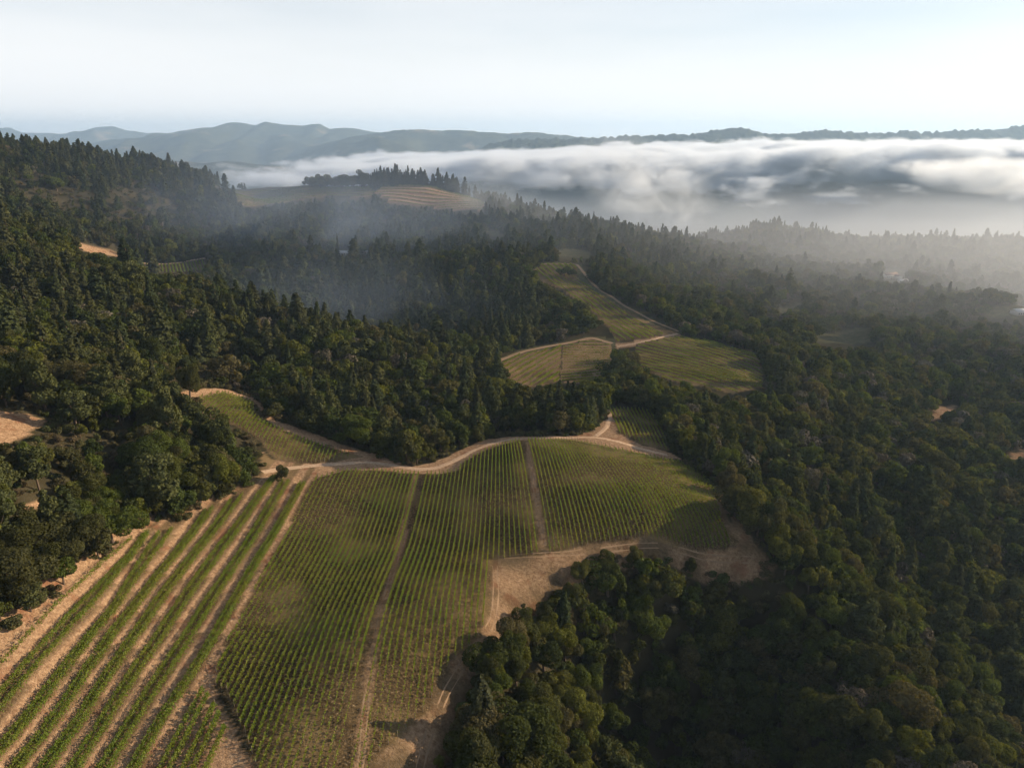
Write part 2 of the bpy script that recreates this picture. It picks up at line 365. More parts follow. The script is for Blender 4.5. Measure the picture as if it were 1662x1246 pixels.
def height(x, y):
    x = np.asarray(x, float); y = np.asarray(y, float); sh = x.shape; x = x.ravel(); y = y.ravel()
    z = base_h(x, y)
    near = np.hypot(x + 20, y - 200)
    amp = 0.35 + (5.0 + 9.0 * smooth(80, 350, x)) * smooth(280, 800, near)
    z = z + amp * (0.5 * fbm(x, y, 60, 3, 3) + 0.8 * fbm(x + 0.4 * y, y, 190, 2, 13)) * (1 - smooth(1700, 2100, near)) + 0.25 * fbm(x, y, 7, 2, 8) * (near < 400)
    m = (x < -60) & (x > -175) & (y > 60) & (y < 330)
    if m.any():
        s = bench_coord(x[m], y[m]); f = s - np.floor(s)
        riser = np.clip(f / 0.36, 0, 1)
        wgt = np.where(s >= 0, 1.0, 0) * in_bench(x[m], y[m])
        z[m] += wgt * 1.15 * (riser - f)
    return z.reshape(sh)

# ------------------------------------------------------------------ the ground: one sheet to the horizon
def spaced(a, b, step, lo, hi, grow=0.016, cap=45.0):
    mid = list(np.arange(a, b + step, step)); s = step; x = mid[-1]
    while x < hi: s = s * (1 + grow) if s < cap else s * 1.18; x += s; mid.append(x)
    s = step; x = a; pre = []
    while x > lo: s = s * (1 + grow) if s < cap else s * 1.18; x -= s; pre.append(x)
    return np.array(pre[::-1] + mid)
GX = spaced(-150, 95, 1.25, -19000, 19000); GY = spaced(112, 330, 1.25, -500, 19500)
gx, gy = np.meshgrid(GX, GY)
gz = height(gx, gy)
nx, ny = len(GX), len(GY)
idx = np.arange(nx * ny).reshape(ny, nx)
quads = np.stack([idx[:-1, :-1], idx[:-1, 1:], idx[1:, 1:], idx[1:, :-1]], -1).reshape(-1, 4)
gme = make_mesh('ground', np.stack([gx.ravel(), gy.ravel(), gz.ravel()], -1), quads, (), None, True)
def surf(x, y):
    """height of the ground sheet itself"""
    x = np.asarray(x, float); y = np.asarray(y, float)
    ix = np.clip(np.searchsorted(GX, x) - 1, 0, nx - 2); iy = np.clip(np.searchsorted(GY, y) - 1, 0, ny - 2)
    fx = (x - GX[ix]) / (GX[ix + 1] - GX[ix]); fy = (y - GY[iy]) / (GY[iy + 1] - GY[iy])
    return (gz[iy, ix] * (1 - fx) + gz[iy, ix + 1] * fx) * (1 - fy) + (gz[iy + 1, ix] * (1 - fx) + gz[iy + 1, ix + 1] * fx) * fy
qx = gx.ravel() + 1.2 * fbm(gx.ravel(), gy.ravel(), 9, 2, 21); qy = gy.ravel() + 1.2 * fbm(gx.ravel(), gy.ravel(), 9, 2, 22)
soil = np.zeros(nx * ny); straw = np.zeros(nx * ny); green = np.zeros(nx * ny)
for k in ('field', 'left_vines', 'small_vines', 'vines_a', 'vines_b', 'vines_c', 'vines_d', 'wall_vines', 'saddle_vines'):
    soil[inside(qx, qy, WP[k])] = 1
for k in ('low_dirt', 'left_dirt', 'upper_dirt', 'left_vines_dirt', 'road_ab', 'hill_terraces', 'saddle_dirt', 'left_patch', 'left_patch_b', 'bank_left', 'right_patch', 'edge_r'):
    straw[inside(qx, qy, WP[k]) & (soil < 0.5)] = 1
straw[(inside(qx + 6, qy, WP['left_dirt']) | inside(qx + 4, qy - 5, WP['left_dirt']) | inside(qx - 4, qy + 3, WP['low_dirt'])) & (soil < 0.5)] = 1
for k in ('grass_patch', 'b_dirt', 'c_dirt', 'field_r', 'field_r2', 'trail_r', 'edge_r2', 'house_right', 'house_mid', 'house_mid_b', 'house_far'): green[inside(qx, qy, WP[k]) & (soil < 0.5)] = 1
for k, q_ in (('vines_a', 0.02), ('vines_b', 0.10), ('vines_c', 0.35), ('vines_d', 0.45), ('saddle_vines', 0.1)): straw[inside(qx, qy, WP[k])] = q_
for px_ in ([(675,771),(663,820),(650,880),(628,960),(612,1030),(600,1100),(590,1180),(583,1246),(580,1320)], [(857,717),(862,750),(866,780),(874,830),(884,893)]):
    Pt = ground_at(px_); yy = gy.ravel(); o_ = np.argsort(Pt[:, 1]); dx_ = np.abs(gx.ravel() - np.interp(yy, Pt[o_, 1], Pt[o_, 0])); on = (dx_ < 1.5) & (yy > Pt[:, 1].min()) & (yy < Pt[:, 1].max())
    straw[on] = np.clip(0.62 + 0.5 * fbm(gx.ravel(), yy, 16, 2, 71), 0.25, 0.9)[on]
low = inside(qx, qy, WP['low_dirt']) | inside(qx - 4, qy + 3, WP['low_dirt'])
straw[low] *= 0.25 + 0.55 * np.clip(0.5 + 1.6 * fbm(qx, qy, 14, 3, 61), 0, 1)[low]  # straw thinned in patches, putting the bank's shade into its colour
bm = np.flatnonzero((qx < -60) & (qx > -175) & (qy > 60) & (qy < 330) & (straw > 0.5))
bs = bench_coord(gx.ravel()[bm], gy.ravel()[bm]); bf = bs - np.floor(bs); rowz = (bs >= 0) & (bs < 7) & (bf > 0.40) & (bf < 0.97)
soil[bm[rowz]] = 1; straw[bm[rowz]] = 0.12
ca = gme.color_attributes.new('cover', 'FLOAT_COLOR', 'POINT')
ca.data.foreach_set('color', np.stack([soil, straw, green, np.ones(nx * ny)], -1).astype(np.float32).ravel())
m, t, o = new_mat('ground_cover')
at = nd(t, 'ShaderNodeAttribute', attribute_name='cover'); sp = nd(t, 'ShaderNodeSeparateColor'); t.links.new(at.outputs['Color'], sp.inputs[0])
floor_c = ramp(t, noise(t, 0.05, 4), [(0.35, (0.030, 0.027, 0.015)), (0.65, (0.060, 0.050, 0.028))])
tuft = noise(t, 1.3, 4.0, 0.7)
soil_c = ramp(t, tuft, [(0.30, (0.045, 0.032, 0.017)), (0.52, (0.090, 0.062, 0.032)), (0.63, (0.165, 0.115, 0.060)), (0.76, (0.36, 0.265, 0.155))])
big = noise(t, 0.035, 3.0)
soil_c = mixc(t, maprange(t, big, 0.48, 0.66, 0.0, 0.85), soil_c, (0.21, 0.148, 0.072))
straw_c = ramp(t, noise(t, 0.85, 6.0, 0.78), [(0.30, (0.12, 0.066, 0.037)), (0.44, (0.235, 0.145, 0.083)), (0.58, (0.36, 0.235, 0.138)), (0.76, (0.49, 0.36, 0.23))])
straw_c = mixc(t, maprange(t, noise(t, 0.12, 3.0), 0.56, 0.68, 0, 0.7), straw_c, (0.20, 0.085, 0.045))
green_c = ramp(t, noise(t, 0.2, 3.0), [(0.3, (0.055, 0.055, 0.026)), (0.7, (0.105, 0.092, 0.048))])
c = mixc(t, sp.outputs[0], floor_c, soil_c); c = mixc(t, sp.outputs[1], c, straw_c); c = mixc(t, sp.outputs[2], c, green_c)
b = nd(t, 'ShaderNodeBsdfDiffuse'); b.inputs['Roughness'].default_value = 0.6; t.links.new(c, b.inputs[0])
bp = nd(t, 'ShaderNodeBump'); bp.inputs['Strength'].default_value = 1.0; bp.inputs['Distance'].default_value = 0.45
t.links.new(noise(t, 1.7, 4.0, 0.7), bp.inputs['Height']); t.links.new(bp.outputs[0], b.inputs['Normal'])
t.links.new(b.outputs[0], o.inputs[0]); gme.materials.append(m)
tag(link('ground', gme), 'wooded hillsides with dry grass clearings and bare vineyard soil', 'ground', kind='structure')
print('ground', nx, ny, round(time.time() - T0, 1))

# draped dirt tracks
m, t, o = new_mat('track_dirt')
c = ramp(t, noise(t, 0.9, 4.0, 0.65), [(0.3, (0.27, 0.18, 0.115)), (0.7, (0.46, 0.33, 0.22))])
b = nd(t, 'ShaderNodeBsdfDiffuse'); t.links.new(c, b.inputs[0]); t.links.new(b.outputs[0], o.inputs[0]); M_DIRT = m
M_TRACK = plain_mat('worn_shaded_track', (0.21, 0.142, 0.088), 1.0, 0.35, 0.8); M_TRACK_B = plain_mat('grassy_track', (0.19, 0.13, 0.078), 1.0, 0.5, 0.7)  # first track tone darkened, the lower bank's shade put into its colour
def track(name, px, width, label, lift=0.10, mat=None, ruts=0.0):
    P = ground_at(px); seg = np.r_[0, np.cumsum(np.hypot(*np.diff(P, axis=0).T))]
    s = np.arange(0, seg[-1], 1.5); x = np.interp(s, seg, P[:, 0]); y = np.interp(s, seg, P[:, 1])
    k = np.ones(9) / 9; xs = np.convolve(np.pad(x, 4, 'edge'), k, 'valid'); ys = np.convolve(np.pad(y, 4, 'edge'), k, 'valid')
    tx = np.gradient(xs); ty = np.gradient(ys); L = np.hypot(tx, ty); nxv, nyv = -ty / L, tx / L
    cols = []
    for q in (-0.5, -0.25, 0, 0.25, 0.5):
        wd = width * (1 + 0.15 * fbm(s, s * 0 + q * 40, 8, 2, 4)) * q
        X = xs + nxv * wd; Y = ys + nyv * wd; cols.append(np.stack([X, Y, surf(X, Y) + lift - (0.12 if abs(q) == 0.5 else 0) - (0.03 if abs(q) == 0.25 else 0)], -1))
    V = np.stack(cols, 1); n = len(s); I = np.arange(n * 5).reshape(n, 5)
    if ruts:                                                        # two wheel ruts, worn through in places
        cols = []
        for q in (-1, 1):
            wob = 0.35 * fbm(s, s * 0 + 3 * q, 12, 3, 9); wd = ruts * (0.75 + 0.6 * fbm(s, s * 0 + q, 5, 2, 14))
            for e in (-0.5, 0, 0.5):
                X = xs + nxv * (q * width / 2 + wob + e * wd); Y = ys + nyv * (q * width / 2 + wob + e * wd); cols.append(np.stack([X, Y, surf(X, Y) + 0.05 - (0.09 if e else 0) - 0.08 * (fbm(s, s * 0, 6, 2, 33) > 0.35)], -1))
        V = np.stack(cols, 1); I = np.arange(n * 6).reshape(n, 6)
        q4 = np.concatenate([np.stack([I[:-1, a], I[:-1, a + 1], I[1:, a + 1], I[1:, a]], -1) for a in (0, 1, 3, 4)])
    else: q4 = np.stack([I[:-1, :-1], I[:-1, 1:], I[1:, 1:], I[1:, :-1]], -1).reshape(-1, 4)
    return tag(link(name, make_mesh(name, V.reshape(-1, 3), q4, [mat or M_DIRT], None, True)), label, 'track', kind='structure')
track('dirt_road', [(420,768),(450,762),(500,757),(550,753),(600,749),(640,756),(690,763),(720,757),(745,744),(780,726),(820,714),(860,711),(920,711),(965,709),(1000,716),(1040,729),(1090,741)], 3.6, 'pale dirt road winding along the crest above the main vineyard')
track('dirt_road', [(965,709),(985,694),(990,676),(988,660)], 3.0, 'short dirt spur climbing beside the small vineyard')
track('dirt_road', [(998,564),(1030,559),(1060,553),(1102,543)], 3.5, 'pale dirt road crossing between the two middle vineyards', 0.5)
track('dirt_road', [(800,906),(860,903),(920,900),(980,893),(1040,885),(1100,893),(1150,905),(1200,908),(1235,912)], 1.7, 'rutted dirt track curving under the lower edge of the main vineyard', mat=M_TRACK, ruts=0.9)
track('dirt_road', [(803,915),(806,960),(800,1010),(775,1050),(745,1090),(720,1130),(700,1180),(680,1246),(670,1290)], 1.7, 'rutted dirt track down the right edge of the main vineyard', mat=M_TRACK, ruts=0.9)
track('dirt_road', [(205,429),(230,429),(260,430.5),(290,429),(310,425),(336,421)], 4.0, 'thin pale road above the distant vineyard on the left slope', 0.6)
track('dirt_road', [(372,303),(385,306),(398,307)], 6.0, 'pale road on the distant saddle beside the bare cut', 0.6)
track('dirt_road', [(802,588),(850,571),(880,565),(915,559),(960,549),(998,560)], 5.0, 'pale track along the upper edge of the shaded middle plots', 0.5, mat=M_TRACK)
track('dirt_road', [(866,443),(870,436),(878,431),(905,431),(934,432),(950,447),(975,472),(1010,499),(1060,524),(1104,541)], 4.0, 'track along the right edge of the spur vineyard', 0.5, mat=M_TRACK)
track('field_track', [(675,771),(663,820),(650,880),(628,960),(612,1030),(600,1100),(590,1180),(583,1246),(580,1300)], 1.3, 'straight tan track down the middle of the main vineyard', mat=M_TRACK_B, ruts=0.9)
track('field_track', [(857,717),(862,750),(866,780),(874,830),(884,893)], 1.2, 'narrow tan track between upper blocks of the main vineyard', mat=M_TRACK_B, ruts=0.9)
# ------------------------------------------------------------------ far mountains
m, t, o = new_mat('mountain_cover')
pos = nd(t, 'ShaderNodeNewGeometry').outputs['Position']
wood = ramp(t, noise(t, 0.008, 6, 0.7), [(0.3, (0.016, 0.022, 0.016)), (0.7, (0.075, 0.078, 0.046))])
dry = mixc(t, maprange(t, noise(t, 0.0016, 6, 0.68), 0.58, 0.68, 0.0, 0.7), wood, (0.30, 0.22, 0.15))
b = nd(t, 'ShaderNodeBsdfDiffuse'); t.links.new(dry, b.inputs[0]); t.links.new(b.outputs[0], o.inputs[0]); M_MTN = m
m, t, o = new_mat('ridge_forest'); b = nd(t, 'ShaderNodeBsdfDiffuse'); M_MTN_WOOD = m
t.links.new(ramp(t, noise(t, 0.012, 5, 0.65), [(0.3, (0.018, 0.024, 0.016)), (0.7, (0.055, 0.062, 0.036))]), b.inputs[0]); t.links.new(b.outputs[0], o.inputs[0])
def ridge(name, sil, D, front, label, mat, dx=40.0, spur=0.5, teeth=0.0, seed=1, base=-458.0, taper=True):
    S = np.array([at_y(u, v, D) for u, v in sil]); S = S[np.argsort(S[:, 0])]
    X = np.arange(S[0, 0], S[-1, 0], dx); rz = np.interp(X, S[:, 0], S[:, 2]) + 26 * (D / 13000) * fbm(X, X * 0 + seed * 7.7, 620, 5, seed + 2, 0.62)
    Yv = D + np.r_[np.linspace(-1, 0, 46) ** 1 * front, np.linspace(0.06, 1, 12) * 1200]
    x, y = np.meshgrid(X, Yv); ridge_z = np.broadcast_to(rz, x.shape)
    d = np.where(y < D, (D - y) / front, (y - D) / 1200.0)
    sp_n = fbm(x + 0.25 * (y - D), y * 0.22, 1100, 4, seed, 0.55)
    k = 1 - np.clip(d, 0, 1) ** (0.85)
    k = np.clip(k + spur * sp_n * np.clip(d * 3, 0, 1) * (1 - d) , 0, 1)
    z = base + (ridge_z - base) * k + 170 * (0.35 - np.abs(fbm(x, y, 900, 5, seed + 5))) * np.clip(d * 6, 0.0, 1) * (1 - d)
    z += teeth * (fbm(x, y, 42, 2, seed + 9) + 0.3) * np.clip(1 - d, 0, 1)
    q_ = (x - X[0]) / (X[-1] - X[0]); tp = smooth(0, 0.1, q_) * smooth(0, 0.1, 1 - q_)
    if taper: z = base - 20 + (z - base + 20) * tp
    z[0] = base - 20; z[-1] = base - 20
    n1, n2 = x.shape; I = np.arange(n1 * n2).reshape(n1, n2)
    q = np.stack([I[:-1, :-1], I[:-1, 1:], I[1:, 1:], I[1:, :-1]], -1).reshape(-1, 4)
    return tag(link(name, make_mesh(name, np.stack([x.ravel(), y.ravel(), z.ravel()], -1), q, [mat], None, True)), label, 'mountains', kind='structure')
ridge('mountains', [(-400,216),(-200,220),(-60,212),(0,207),(15,206),(35,214),(75,216),(105,217),(115,213),(135,214),(150,208),(185,206),(205,212),(240,217),(275,217),(320,222),(420,228),(600,240)], 15500, 3600, 'pale blue mountain range behind the left hill', M_MTN, 45, 0.6, 0, 3)
ridge('mountains', [(60,250),(150,235),(200,228),(250,221),(300,212),(330,208),(345,208),(370,200),(390,199),(415,203),(430,198),(460,204),(490,205),(505,202),(520,202),(535,210),(560,208),(580,210),(600,214),(660,222),(760,238),(820,246)], 13000, 4200, 'blue mountain range with dry golden slopes', M_MTN, 40, 0.7, 0, 11)
ridge('mountains', [(420,262),(500,240),(560,226),(600,217),(640,212),(680,210),(760,213),(820,218),(860,216),(900,220),(960,224),(1040,228),(1200,236)], 10800, 3200, 'long wooded ridge behind the left end of the fog', M_MTN, 34, 0.6, 10, 17)
ridge('mountains', [(640,262),(760,242),(850,228),(960,226),(1020,222),(1060,222),(1120,219),(1150,216),(1185,210),(1210,209),(1235,217),(1300,216),(1330,213),(1370,216),(1440,217),(1470,212),(1500,216),(1560,212),(1620,210),(1662,205),(1720,203),(1800,206),(2000,215),(2300,220)], 8800, 2000, 'dark wooded ridge above the fog bank', M_MTN_WOOD, 13, 0.5, 30, 23)
ridge('mountains', [(60,290),(200,278),(250,266),(275,262),(300,262),(330,266),(370,262),(420,268),(480,272),(560,276),(700,282)], 7200, 2000, 'low hills with dry slopes beyond the saddle', M_MTN, 30, 0.6, 6, 29)
ridge('mountains', [(700,282),(800,275),(860,272),(930,270),(1000,276),(1100,284),(1200,288)], 5600, 1500, 'low dark hill under the fog', M_MTN_WOOD, 25, 0.3, 8, 31)
print('mountains', round(time.time() - T0, 1))

# ------------------------------------------------------------------ vines
m, t, o = new_mat('vine_leaves')
n1 = noise(t, 0.05, 2.0); n2 = noise(t, 1.6, 2.0)
c = mixc(t, maprange(t, n1, 0.35, 0.7), (0.140, 0.190, 0.030), (0.205, 0.205, 0.046))
c = mixc(t, maprange(t, n2, 0.3, 0.75), c, (0.085, 0.125, 0.024))
d = nd(t, 'ShaderNodeBsdfDiffuse'); tr = nd(t, 'ShaderNodeBsdfTranslucent'); mx = nd(t, 'ShaderNodeMixShader'); mx.inputs[0].default_value = 0.38
t.links.new(c, d.inputs[0]); t.links.new(mixc(t, 1.0, c, (1.5, 1.35, 0.4), 'MULTIPLY'), tr.inputs[0])
t.links.new(d.outputs[0], mx.inputs[1]); t.links.new(tr.outputs[0], mx.inputs[2]); t.links.new(mx.outputs[0], o.inputs[0]); M_VINE = m
def rand_dirs(n, rng):
    v = rng.normal(size=(n, 3)); return v / np.linalg.norm(v, axis=1, keepdims=True)
def leaf_quads(C, N, S, rng, aspect=1.0):
    """small four-sided leaves at C facing N (n,3) with half size S"""
    n = len(C); a = rand_dirs(n, rng); U = np.cross(N, a); U /= np.linalg.norm(U, axis=1, keepdims=True) + 1e-9; W = np.cross(N, U)
    S = np.broadcast_to(S, n)[:, None]; U = U * S; W = W * S * aspect
    V = np.stack([C - U, C - W * 0.8, C + U, C + W], 1).reshape(-1, 3)
    return V, np.arange(4 * n).reshape(n, 4)
g = Geo(); g.tube([(0, 0, -0.3), (0, 0, 1.2), (0, 0, 2.05)], [0.10, 0.09, 0.085], 6); g.box((0, 0, 2.06), (0.12, 0.12, 0.03)); ME_POST = g.mesh('end_post', [M_POST])
ORD = lambda n: f"{n}{'th' if 10 <= n % 100 <= 20 else {1: 'st', 2: 'nd', 3: 'rd'}.get(n % 10, 'th')}"
N_ROWS = 0
def vine_row(P, label, group, step=1.15, leaves=34, size=0.19, hgt=1.6, wid=0.26, posts=True, vigor=True, seed=0, along=0.30):
    """one row of vines along ground points P (n,2)"""
    global N_ROWS
    seg = np.r_[0, np.cumsum(np.hypot(*np.diff(P, axis=0).T))]
    if seg[-1] < 3: return None
    s = np.arange(0.5, seg[-1] - 0.2, step); rng = np.random.default_rng(1000 + N_ROWS + seed); N_ROWS += 1
    s = s + rng.normal(0, 0.08 * step, len(s))
    x = np.interp(s, seg, P[:, 0]); y = np.interp(s, seg, P[:, 1])
    vg = np.clip(0.74 + 1.25 * fbm(x, y, 38, 3, 77) + 0.2 * rng.normal(size=len(s)), 0.16, 1.2) if vigor else np.clip(1 + 0.15 * rng.normal(size=len(s)), 0.5, 1.3)
    vg[rng.random(len(s)) < 0.03] = 0.12
    z = surf(x, y)
    tx = np.gradient(np.interp(s, seg, P[:, 0])); ty = np.gradient(np.interp(s, seg, P[:, 1])); L = np.hypot(tx, ty) + 1e-9; tx /= L; ty /= L
    n = np.maximum(3, (leaves * vg).astype(int)); k = np.repeat(np.arange(len(s)), n); T = len(k)
    al = rng.normal(0, along * step, T); up = rng.beta(1.5, 1.3, T); ac = rng.normal(0, wid * 0.55, T) * (1.15 - 0.7 * up)
    vs = 0.55 + 0.45 * vg[k]
    C = np.stack([x[k] + tx[k] * al - ty[k] * ac, y[k] + ty[k] * al + tx[k] * ac, z[k] + (0.35 + up * hgt * (0.9 + 0.25 * rng.random(T)) * vs)], -1)
    N = rand_dirs(T, rng); N[:, 2] = np.abs(N[:, 2]) + 0.15; N /= np.linalg.norm(N, axis=1, keepdims=True)
    V, Fq = leaf_quads(C, N, size * (0.7 + 0.6 * rng.random(T)), rng)
    o0 = np.array([P[0, 0], P[0, 1], float(surf(P[0, 0], P[0, 1]))])
    root = link('vine_row', None, loc=o0); tag(root, label, 'vine row', group)
    fo = link('foliage', make_mesh('foliage', V - o0, Fq, [M_VINE]), root); fo['kind'] = 'stuff'
    if posts:
        for q in (P[0], P[-1]):
            link('end_post', ME_POST, root, np.array([q[0], q[1], float(surf(q[0], q[1]))]) - o0)
    return root
def clip_line(L, poly, min_len=5.0, also=None):
    """the stretches of a dense line L (n,2) that lie inside poly"""
    m = inside(L[:, 0], L[:, 1], poly)
    if also is not None: m &= also(L)
    e = np.flatnonzero(np.diff(np.r_[0, m.astype(int), 0])); r = []
    for a, b in zip(e[::2], e[1::2]):
        if b - a > 2 and np.hypot(*(L[b - 1] - L[a])) > min_len: r.append(L[a:b])
    return r
def merge_gaps(rs): return max(rs, key=len) if rs else None

# main field: three blocks parted by two straight tracks
def row_line(x0):
    y = np.arange(95, 345, 1.0); sl = -0.055 * smooth(-10, 10, x0) - 0.15 * smooth(10, 62, x0)
    return np.stack([x0 + sl * (y - 270) + 0.35 * np.sin(y / 31 + x0 * 0.05), y], -1)
tr1 = ground_at([(675,770),(650,880),(628,960),(600,1100),(583,1246)]); T1 = float(np.mean(tr1[:, 0]))
tr2 = ground_at([(857,716),(866,780),(884,893)]); T2 = float(np.interp(270, tr2[::-1, 1], tr2[::-1, 0]))
wall_r = ground_at([(798,912),(797,1000)])
x_left = float(ground_at([(445, 899)])[0, 0])
print('tracks at', T1, T2, x_left)
def block(xs, name, frm):
    k = 0
    for x0 in xs:
        r = merge_gaps(clip_line(row_line(x0), WP['field']))
        if r is None: continue
        k += 1
        vine_row(r, f'green vine row in the main vineyard, {ORD(k)} {frm}', name)
SPC = 1.83
block(np.arange(T1 - 2.0, x_left + 0.3, -SPC), 'vine rows left of the central track', 'row left of the central dirt track')
block(np.arange(T1 + 2.0, T2 - 1.6, SPC), 'vine rows between the two tracks', 'row right of the central dirt track')
block(np.arange(T2 + 2.0, 120, SPC), 'vine rows right of the second track', 'row right of the narrow upper track')
# two rows on every bench left of the field
k = 0
for i in range(7):
    for fr in (0.54, 0.86):
        y = np.arange(80, 300, 1.0); B0 = bank_x(i, y); B1 = np.minimum(bank_x(i + 1, y), B0 - 2.6)
        L = np.stack([B0 + (B1 - B0) * fr, y], -1)
        r = merge_gaps(clip_line(L, WP['left_dirt'], 8.0, lambda L: np.ones(len(L), bool)))
        if r is None: continue
        r = r[3:-5]; k += 1
        if len(r) < 6: continue
        vine_row(r, f'leafy vine row on the straw-coloured benches, {ORD(k)} counted left from the main vineyard', 'vine rows on the terraced benches', step=1.0, along=0.6, leaves=74, size=0.165, wid=0.95, hgt=1.45, vigor=False)
y = np.arange(80, 300, 1.0); k += 1
r = merge_gaps(clip_line(np.stack([bank_x(7, y) - 2.6, y], -1), WP['left_dirt']))
if r is not None: vine_row(r[4:-12], 'outermost vine row on the benches, along the bare bank under the oaks', 'vine rows on the terraced benches', leaves=26, wid=0.45, vigor=False)
yb = float(ground_at([(350, 1105)])[0, 1])
for off, nm in ((2.0, 'first'), (4.1, 'second'), (7.0, 'third'), (9.2, 'fourth'), (12.0, 'fifth')):
    y = np.arange(80, yb - off * 0.6, 1.0)
    r = merge_gaps(clip_line(np.stack([bank_x(0, y) + off, y], -1), WP['left_dirt'], 6.0))
    if r is not None and len(r) > 6: vine_row(r[:-2], f'short vine row in the grassy wedge, {nm} right of the long benches', 'short vine rows in the grassy wedge', leaves=60, wid=0.8, step=1.0, vigor=False)
def field_rows(poly, pa, pb, spacing, label, group, **kw):
    """parallel rows in direction pa -> pb (picture points on the ground)"""
    A, B = ground_at([pa, pb]); d = (B - A) / np.linalg.norm(B - A); nrm = np.array([-d[1], d[0]]); W = WP[poly]
    q = (W - A) @ nrm; s = (W - A) @ d; k = 0
    order = np.arange(q.min() + 0.4 * spacing, q.max(), spacing)
    mid = A + d * 0; 
    if nrm[0] < 0: order = order[::-1]
    for c in order:
        tt = np.arange(s.min() - 2, s.max() + 2, 1.0)
        L = A + nrm * c + tt[:, None] * d
        r = merge_gaps(clip_line(L, W, 6.0))
        if r is not None:
            k += 1
            vine_row(r, label.format(n=ORD(k)), group, **kw)
    print(poly, k); return k
FARH = dict(step=1.5, leaves=44, size=0.31, hgt=1.1, wid=1.15, posts=False)
FAR = dict(step=1.5, leaves=34, size=0.34, hgt=2.0, wid=0.8, posts=False)
field_rows('left_vines', (445,735), (462,703), 1.9, '{n} vine row from the left in the leafy plot beside the upper road', 'vine rows of the plot by the upper road', leaves=18, size=0.2)
field_rows('small_vines', (987,665), (1008,715), 2.2, '{n} vine row from the left in the small plot right of the road fork', 'vine rows of the small plot by the road fork', leaves=16, size=0.22)
field_rows('vines_a', (1040,585), (1180,622), 8.0, '{n} vine row in the bright middle vineyard right of the crossing road', 'vine rows of the bright middle vineyard', **FARH)
field_rows('vines_b', (905,455), (945,482), 7.0, '{n} vine row in the long vineyard climbing the wooded spur', 'vine rows of the vineyard on the spur', **FAR)
field_rows('vines_c', (830,612), (900,572), 6.0, '{n} vine row in the shaded fan-shaped plot below the woods', 'vine rows of the fan-shaped plot', **FAR)
field_rows('vines_d', (915,590), (985,588), 8.5, '{n} contour vine row in the dry plot left of the dark oak clump', 'contour rows of the dry middle plot', **FARH)
VFAR = dict(step=2.0, leaves=20, size=0.55, wid=0.8, posts=False, hgt=1.3, vigor=False)
field_rows('wall_vines', (260,432), (262,442), 4.2, '{n} vine row below the thin pale road on the far left slope', 'vine rows under the pale road', **VFAR)
field_rows('hill_terraces', (640,318), (740,326), 12.0, '{n} terrace row on the bare terraced hilltop', 'terrace rows on the far hilltop', **VFAR)
field_rows('saddle_vines', (400,322), (580,312), 11.0, '{n} terrace row on the far saddle left of the wooded hilltop', 'terrace rows on the far saddle', **VFAR)
print('rows', N_ROWS, round(time.time() - T0, 1))
#@@BODY3
# ------------------------------------------------------------------ tree shapes (one unit tall, root at the origin)
def lobes_crown(rng, centre, radii, n_lobes, lobe_r, n_leaf, size, flat_bottom=0.0, fill=0.12):
    K = int(rng.integers(4, 7)); A = rand_dirs(K * 4, rng); A = A[A[:, 2] > -0.35][:K]; A = A * (0.42 + 0.42 * rng.random((len(A), 1)))   # main limbs
    c = rng.integers(0, len(A), n_lobes); D = A[c] + rng.normal(0, 0.26, (n_lobes, 3)); D[:, 2] = np.maximum(D[:, 2], -0.75)
    L_ = np.linalg.norm(D, axis=1, keepdims=True); D = np.where(L_ > 0.95, D * 0.95 / L_, D)
    Lc = np.array(centre) + D * np.array(radii) * 0.92
    Lr = lobe_r * (0.55 + 0.95 * rng.random(len(D)) ** 1.4); Lc = Lc + rng.normal(0, 0.035, Lc.shape)
    Lc = np.vstack([Lc, centre]); Lr = np.r_[Lr, min(radii) * 0.5]
    w_ = Lr ** 2; k = rng.choice(len(Lr), int(n_leaf * 1.9), p=w_ / w_.sum())
    d = rand_dirs(len(k), rng); rad = np.where(rng.random(len(k)) < fill, 0.4 + 0.5 * rng.random(len(k)), 0.86 + 0.2 * rng.random(len(k)))
    C = Lc[k] + d * (Lr[k] * rad)[:, None] * np.array([1, 1, 0.85])
    dist = np.linalg.norm((C[:, None] - Lc[None]) / np.array([1, 1, 0.85]), axis=2) / Lr[None]; dist[np.arange(len(k)), k] = 9
    ok = (dist.min(1) > 0.82) & (C[:, 2] > 0.06); C = C[ok][:n_leaf]; d = d[ok][:n_leaf]
    N = d * 0.9 + rand_dirs(len(C), rng) * 0.75 + np.array([0, 0, 0.15]); N /= np.linalg.norm(N, axis=1, keepdims=True)
    return leaf_quads(C, N, size * (0.6 + 0.8 * rng.random(len(C))), rng, 0.85)
